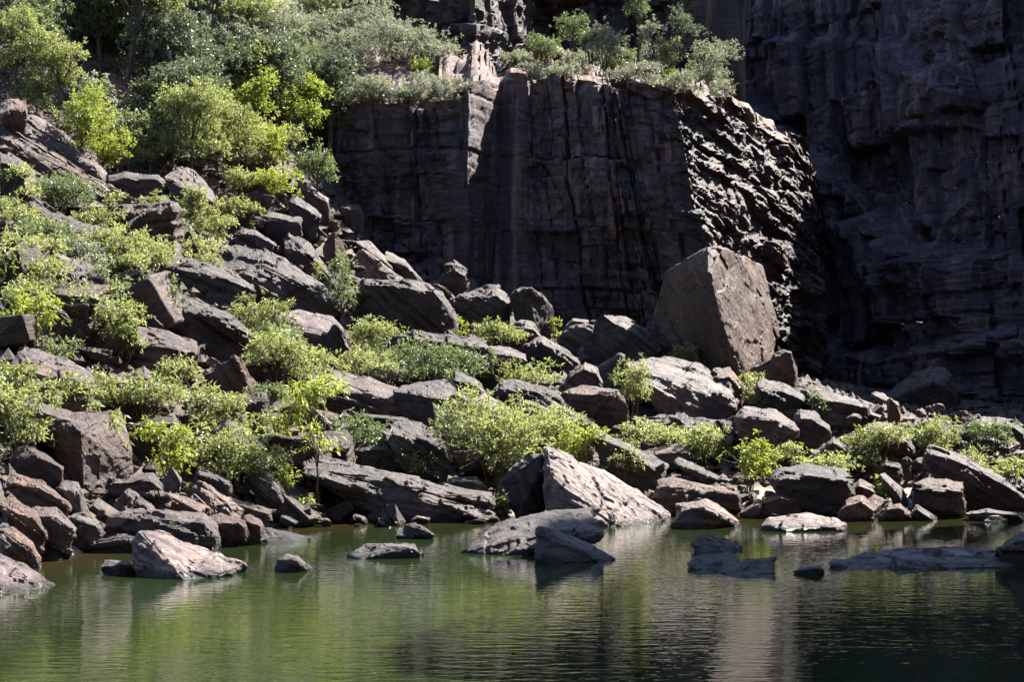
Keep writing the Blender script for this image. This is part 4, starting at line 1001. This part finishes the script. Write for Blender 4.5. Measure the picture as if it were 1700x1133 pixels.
NPL = [0]
def plant(kind, label, px, py, wpx, hpx, pal, cat=None, group=None, leaf=None, dens=1.0, D=None, trunk=0.0, lean=0.0, dz=0.0, nl=None, per=8, droop=0.25):
    """a shrub or tree whose base stands at a photo pixel: stems that fork into lobes, leaves at the twig tips. trunk = bare share of the height"""
    NPL[0] += 1
    r = np.random.default_rng(1000 + NPL[0])
    if D is None: D = ground_hit(px, py)
    B = unproject(px, py, D); B[2] += dz - 0.1
    w, h = 1.08 * wpx / F * D, 1.08 * hpx / F * D + 0.1
    dp = w * 0.8
    nl = nl or int(np.clip(5 + w * 3.0, 5, 16))
    lb = lobes(r, nl, w, h, dp)
    if trunk:
        lb[:, 2] = h * (trunk + (1 - trunk) * r.uniform(0.15, 0.9, nl))
    sc = np.array([w, dp, h * (1 - trunk)])
    lf = leaf or ((0.125, 0.05) if trunk else (0.108, 0.040))
    area = sum(4 * math.pi * (l[3] ** 2) * (w * h * (1 - trunk)) * 0.5 for l in lb) * 0.5
    dens = dens * r.uniform(0.72, 1.05)
    ntip = int(np.clip(dens * (1.2 if trunk else 1.15) * area / (per * lf[0] * lf[1] * 0.5), 25, 1500))
    share = lb[:, 3] ** 2; share = share / share.sum()
    idx = r.choice(nl, ntip, p=share)
    u = r.normal(size=(ntip, 3)); u /= np.linalg.norm(u, axis=1)[:, None]
    u[:, 2] = np.where(u[:, 2] < -0.35, -u[:, 2] * 0.6, u[:, 2])
    rad = (0.45 + 0.55 * r.uniform(0, 1, ntip) ** 0.5) * lb[idx, 3]
    rad = rad * (1 + 0.25 * r.normal(size=ntip))
    tips = lb[idx, :3] + u * rad[:, None] * sc[None]
    tips[:, 2] = np.maximum(tips[:, 2], 0.04)
    tips[:, 0] += lean * tips[:, 2]
    lb[:, 0] += lean * lb[:, 2]
    e = bpy.data.objects.new(kind, None); C.objects.link(e); e.location = B
    e.empty_display_size = 0.2
    v, f, val = rosettes(tips, u, r, per, lf[0], lf[1], droop)
    # stems
    parts = []
    tree = trunk > 0
    base_r = ((0.010 if kind == 'sapling' else 0.028) * h if tree else 0.012 + 0.008 * w)
    if tree:
        top = np.array([lean * h * 0.62 + r.normal() * 0.04 * h, r.normal() * 0.03 * h, h * max(trunk, 0.45)])
        ts = np.linspace(0, 1, 7)[:, None]
        path = top * ts + np.concatenate([r.normal(size=(7, 2)) * 0.018 * h, np.zeros((7, 1))], 1) * (ts * (1.2 - ts))
        path[0, 2] -= 0.6
        parts.append(tube(path, base_r, base_r * 0.5, 6))
    for l in lb:
        if tree:
            s0 = top * r.uniform(.6, 1.0)
            r0 = base_r * 0.42
        else:
            s0 = np.array([r.normal() * 0.06 * w, r.normal() * 0.06 * w, -0.45]); r0 = base_r
        end = l[:3]
        mid = (s0 + end) / 2 + np.array([0, 0, 0.08 * h]) + r.normal(size=3) * 0.04 * w
        parts.append(tube(np.array([s0, (s0 + mid) / 2 + r.normal(size=3) * 0.01, mid, end]), r0, r0 * 0.35, 4))
        mine = np.nonzero(idx == np.nonzero((lb == l).all(1))[0][0])[0]
        for k in mine[:max(3, len(mine) // 10)]:
            q = mid * 0.35 + end * 0.65
            parts.append(tube(np.array([q, (q + tips[k]) / 2 + r.normal(size=3) * 0.02, tips[k]]), r0 * 0.35, 0.003, 3))
    for k in range(int(5 + 3 * w)):                    # bare and dead twigs
        l = lb[r.integers(nl)]; u_ = r.normal(size=3); u_[2] = abs(u_[2]) + .3; u_ /= np.linalg.norm(u_)
        e_ = l[:3] + u_ * sc * l[3] * r.uniform(.9, 1.5)
        parts.append(tube(np.array([l[:3], (l[:3] + e_) / 2 + r.normal(size=3) * 0.04, e_]), base_r * 0.4, 0.004, 3))
    sv, sf = joinm_quads(parts)
    mesh_obj("trunk" if tree else "stems", sv, sf, BARK, parent=e)
    mesh_obj("crown" if tree else "foliage", v, f, LEAF[pal], parent=e, attrs={"leaf": ('FACE', val)})
    tag(e, label, cat or ("tree" if tree else "shrub"), group)
    return e

def joinm_quads(parts):
    return joinm(parts)

P_ = plant
S_ = lambda label, px, py, w, h, pal=0, **k: plant("shrub", label, px, py, w, h, pal, **k)
# shrubs of the talus, from the top down
S_("blue-green domed shrub just under the long tilted slab", 95, 350, 135, 82, 4)
S_("small bright shrub under the lower tip of the long tilted slab", 195, 368, 52, 56)
S_("lime shrub at the left edge below the grey boulder", 28, 385, 100, 68)
S_("round lime shrub in front of the flat-topped boulder", 250, 384, 72, 58)
S_("upright small-leaved shrub below the rounded grey boulder", 322, 388, 56, 78)
S_("lime shrub bank at the left edge over the purple-grey boulder", 48, 452, 120, 72)
S_("wide low bank of lime shrubs above the rough dark boulder", 195, 445, 170, 66)
S_("right half of the lime shrub bank, reaching the folded boulder", 300, 424, 120, 52)
S_("yellowish shrub left of the purple-grey boulder", 55, 492, 105, 66)
S_("dry yellow-tipped shrub at the left edge in mid slope", 28, 552, 100, 74, 3)
S_("big pale lime shrub above the lit layered slab", 150, 570, 150, 125)
S_("darker green shrub between the big lime shrub and the black ribbed boulder", 258, 524, 86, 84, 4)
S_("shrub bright green on the crest rubble below the trees", 440, 330, 90, 56, 3)
S_("small shrub above the oblong dark block", 412, 374, 54, 46)
S_("lime shrub behind the striped crest boulder's left", 395, 322, 60, 42)
S_("tall narrow shrub growing between folded and trapezoid boulders", 574, 532, 52, 112, 4)
S_("tiny shrub on the dark-faced boulder with lit ridge", 524, 478, 22, 40)
S_("leafy shrub right of the black ribbed boulder", 440, 572, 112, 78)
S_("shrub bank spilling below the pale smooth slab", 470, 645, 125, 92)
S_("shrub at the foot of the trapezoid boulder's left corner", 622, 588, 92, 60)
S_("left part of the shrub bank before the long dark boulder", 612, 632, 100, 62)
S_("right part of the shrub bank before the long dark boulder", 705, 632, 190, 62, 4)
S_("low bright shrub at the trapezoid boulder's right foot", 752, 556, 70, 36, 3)
S_("low shrub at the foot of the ribbed dome boulder", 826, 580, 96, 48)
S_("round shrub above the dark curved slab boulder", 886, 640, 100, 52)
S_("tiny shrub right of the narrow standing boulder", 924, 562, 24, 38, 3)
S_("low bright shrub at the giant boulder's left foot", 1130, 610, 66, 40)
S_("shrub growing left of the bright-topped broad boulder", 1050, 690, 60, 92)
S_("small shrub under the rock that props the giant boulder", 1252, 668, 48, 52)
S_("slim shrub beside the glinting flat boulder", 1358, 700, 36, 56, 4)
# lower slope
S_("large lime shrub at the left edge beside the big split block", 36, 742, 130, 130)
S_("shrub bank between the broad grey boulder and the big split block", 100, 682, 110, 58)
S_("lime shrub bank under the rust-bottomed layered slab", 236, 702, 140, 80)
S_("bright narrow-leaved shrub right of the big split block", 282, 790, 80, 96, 3)
S_("upper lime shrub left of the long flat-topped boulder", 356, 722, 120, 84)
S_("big round lime shrub on the left shore slope", 395, 800, 150, 120)
S_("blue-green shrub right of the slender sapling", 606, 748, 100, 66, 4)
S_("small round shrub sitting on the rugged dark boulder", 700, 795, 76, 70)
S_("largest lime shrub at the centre above the standing block", 822, 796, 160, 150)
S_("lime shrub continuing right of the largest central shrub", 912, 764, 130, 96)
S_("yellow-leaved shrub at the right end of the central thicket", 966, 786, 84, 86, 3)
S_("wide shrub bank right of the central thicket", 1082, 744, 120, 54)
S_("small sprawling shrub above the great pale slab", 1036, 792, 62, 56)
S_("bushy shrub left of the ribbed brown boulder", 1172, 760, 90, 64)
S_("bright shrub hanging over the straight dark beam", 1240, 800, 80, 84, 3)
S_("low shrub in front of the ribbed brown boulder", 1302, 766, 70, 36)
S_("low shrub on top of the dark overhanging boulder", 1372, 784, 110, 34)
S_("pale-leaved shrub covering the brown rounded boulder", 1450, 774, 110, 70)
S_("upright lime shrub behind the leaning right slab", 1560, 752, 70, 64)
S_("small shrub left of the upright lime shrub by the recess", 1530, 748, 50, 48)
S_("low lime shrub along the leaning right slab's upper edge", 1610, 784, 70, 44)
S_("lime shrub at the right edge beside the leaning slab", 1676, 800, 70, 54)
S_("dull green shrub in the shade at the right edge", 1642, 744, 90, 46, 4)
S_("small shrub at the waterline before the log-like slab", 622, 854, 44, 46, 4)
S_("tiny shrub at the right end of the log-like slab", 832, 858, 22, 52)
S_("tiny bright shrub in the right shore rubble", 1464, 838, 30, 40, 3)
S_("tiny bright plant on the small rust wedge", 322, 824, 18, 18, 3, nl=4)
S_("tiny yellow plant at the foot of the fan-grained rock", 500, 842, 30, 18, 3, nl=4)
S_("dry yellowish tuft beside the fan-grained rock", 478, 818, 30, 44, 3)
# saplings on the shore
plant("sapling", "slender sapling with drooping leaves and a bare thin trunk on the shore", 530, 836, 100, 190, 3, trunk=0.42, leaf=(0.17, 0.035), droop=1.2, lean=-0.06)
plant("sapling", "small drooping sapling before the big split block", 178, 796, 62, 96, 3, trunk=0.35, leaf=(0.16, 0.03), droop=1.2, dens=0.6)

# trees of the hillside at the upper left
def T_(label, px, py, w, h, pal=1, trunk=0.25, **k):
    return plant("tree", label, px, py, w, h, pal, trunk=trunk, **k)
T_("tree with a tall dark bare trunk at the upper left", 207, 148, 170, 215, 4, trunk=.58, lean=.12, nl=12)
T_("pale feathery tree at the upper left edge", 30, 168, 90, 130, 0, leaf=(.10, .035))
T_("pale lime tree above the long tilted slab", 95, 200, 100, 120, 0, leaf=(.10, .035))
T_("yellow-lime bush-like tree touching the long tilted slab", 140, 272, 90, 110, 3, trunk=.12, leaf=(.10, .035))
T_("small yellow tree right of the long slab's middle", 195, 290, 64, 60, 3, trunk=.1, leaf=(.10, .035))
T_("fine-leaved lime tree above the rounded grey boulder", 318, 290, 110, 130, 0, trunk=.12, leaf=(.10, .035), dens=1.1)
T_("slim fine-leaved tree right of the fine-leaved lime tree", 392, 290, 80, 110, 0, trunk=.15, leaf=(.10, .035))
T_("yellow-green tree with a rounded crown over the crest", 416, 236, 86, 110, 3, trunk=.35)
T_("brightest yellow tree at the edge of the cliff shade", 497, 246, 92, 100, 3, trunk=.2, dens=1.2)
T_("narrow yellow-green tree above the brightest yellow tree", 508, 170, 52, 98, 3, trunk=.15)
T_("dark glossy tree right of the tall bare trunk", 272, 165, 120, 140, 1, dens=1.2)
T_("dark glossy tree in the middle of the hillside", 318, 232, 120, 130, 1, dens=1.2)
T_("dark tree beside the rounded yellow-green tree", 372, 190, 110, 120, 1, dens=1.2)
T_("dark glossy tree behind the yellow trees", 460, 200, 100, 130, 1, dens=1.2)
T_("dark tree in the cliff shade beside the yellow trees", 548, 270, 90, 180, 1, dens=1.2)
T_("grey-green small tree in the shade above the crest boulders", 524, 340, 66, 90, 4, trunk=.15)
T_("mid-green tree at the left under the pale feathery tree", 60, 130, 120, 130, 4)
T_("grey-leaved shrubby tree below the tan boulder", 170, 230, 80, 90, 2, trunk=.1)
T_("dull green tree under the tall bare trunk", 238, 215, 84, 80, 4, trunk=.15)
T_("slim dark-stemmed tree left of the fine-leaved lime tree", 214, 280, 56, 90, 4, trunk=.4, dens=.7)
rt = np.random.default_rng(77)
for i in range(30):                                     # the thicket behind them
    x = rt.uniform(-30, 470); y = rt.uniform(30, 190)
    if 140 < x < 270 and y > 95: y -= 75
    T_(where("leafy thicket tree", x, y - 60, TMARKS), x, y, rt.uniform(85, 140), rt.uniform(95, 150), int(rt.choice([1, 4, 0, 0, 2, 2])), trunk=.12, group="trees of the hillside thicket", dens=1.05)

# shrubs on the cliff ledge
def ledge_hit(px, py):
    i = int(np.argmin(np.abs(LEDGE["px"] - px)))
    b = np.arange(0.05, 9, 0.05)
    D = LEDGE["D"][i] + b
    zz = LEDGE["z"][i] + LEDGE["rise"][i] * b
    ray = CAMZ + (HY - py) / F * D
    k = np.nonzero(zz >= ray)[0]
    return float(D[k[0]]) if len(k) else float(D[60])
def L_(label, px, py, w, h, pal=2, trunk=0.0, **k):
    return plant("tree" if trunk else "shrub", label, px, py, w, h, pal, trunk=trunk, D=ledge_hit(px, py), dz=-0.1, leaf=k.pop("leaf", (.095, .035)), **k)
L_("broad grey shrub overhanging the ledge left of the upper cliff block", 672, 108, 150, 92, dens=1.2)
L_("grey shrub at the top of the vegetated ledge", 600, 70, 120, 80, dens=1.1)
L_("grey shrub below the top one on the ledge's left", 560, 118, 120, 80, dens=1.1)
L_("grey shrub on the ledge's left end above the dark tree", 490, 100, 120, 90, dens=1.1)
L_("pale grey shrub on the cliff rim, leftmost of the rim row", 612, 170, 90, 56, dens=1.2)
L_("pale grey shrub on the cliff rim, middle of the rim row", 680, 166, 92, 52, dens=1.2)
L_("pale grey-green shrub on the cliff rim by the split pillar", 748, 164, 84, 52, 2)
L_("green shrub on the upper left of the ledge", 540, 50, 110, 70, 4)
L_("grey shrub at the top edge above the hillside thicket", 440, 60, 120, 80)
L_("dark shrub at the top edge left of the ledge", 380, 40, 100, 70, 1)
L_("yellowish low tuft on the ledge under the grey shrubs", 700, 120, 50, 26, 3)
L_("pale low shrub on the ledge right of the upper cliff block", 930, 130, 62, 34)
L_("green shrub on the ledge right of the upper cliff block", 905, 90, 60, 42, 4)
L_("grey shrub beside the small trunked tree on the ledge", 1006, 96, 72, 62)
L_("small tree with a visible trunk on the ledge", 1060, 84, 56, 110, 4, trunk=.45)
L_("green shrub on the ledge right of the small trunked tree", 1112, 100, 50, 48, 4)
L_("pale sunlit shrub at the right end of the ledge", 1165, 142, 84, 78, 2, dens=1.1)
L_("low pale shrub on the rim below the small trunked tree", 1062, 138, 86, 40)
L_("dark green shrub at the top of the ledge's right end", 1130, 60, 56, 56, 1)
L_("dull shrub at the back of the ledge's middle", 955, 56, 56, 40, 4)
L_("small yellowish shrub on the rim left of the pale sunlit shrub", 1105, 140, 44, 34, 3)

# more cover: shrubs that only fill the banks
FILL = [
    ("lime shrub in the dense cover of the left slope", "lime shrubs of the left slope", [(20,330,80,60),(120,420,90,50),(240,440,90,44),(110,520,90,60),(200,585,70,50),(10,470,80,60),(180,500,80,60),(350,400,70,46),(130,455,90,60),(20,660,80,70),(160,665,90,50),(60,420,90,56),(215,470,80,50),(280,400,80,44),(150,390,80,50),(40,520,80,56),(95,600,80,50),(300,640,70,50),(230,520,70,50),(380,360,60,40),(330,450,60,30)]),
    ("lime shrub in the banks of the middle slope", "lime shrubs of the middle slope", [(420,600,80,50),(520,660,50,40),(430,740,80,60),(760,740,90,70),(680,600,80,40),(780,610,70,40),(470,590,70,50),(540,620,60,46),(640,640,80,44),(850,720,80,60),(300,760,80,64),(440,690,70,56)]),
    ("grey shrub in the row along the cliff ledge", "grey shrubs along the cliff ledge", [(860,112,60,40),(890,130,60,36),(965,118,66,44),(1030,120,70,50),(1090,120,70,50),(1130,150,66,40),(1195,165,56,44),(980,76,50,36),(1085,70,46,40),(1200,110,50,60),(820,110,50,30)]),
    ("small tree of the scrub between crest and thicket", "scrub trees above the crest", [(250,280,70,70),(285,270,70,80),(360,270,80,90),(440,290,70,70),(470,280,70,70),(260,240,70,60),(350,230,80,80),(430,260,70,60),(60,190,70,70),(300,250,70,60)]),
]
for lab, grp, spots in FILL:
    for i, (x, y, w, h) in enumerate(spots):
        kind_ = lab; lab_ = where({'l': 'lime bank shrub', 'g': 'grey ledge-row shrub', 's': 'small scrub tree'}[lab[0]], x, y - h / 2, MARKS if lab[0] == 'l' else TMARKS)
        if "grey" in lab: L_(lab_, x, y, w, h, (2, 2, 2, 4)[i % 4], group=grp, dens=1.1)
        elif "tree" in lab: plant("tree", lab_, x, y, w, h, (0, 4, 0, 3)[i % 4], trunk=.1, group=grp, leaf=(.10, .038))
        else: plant("shrub", lab_, x, y, w, h, (0, 4, 0, 2, 0)[i % 5], group=grp)
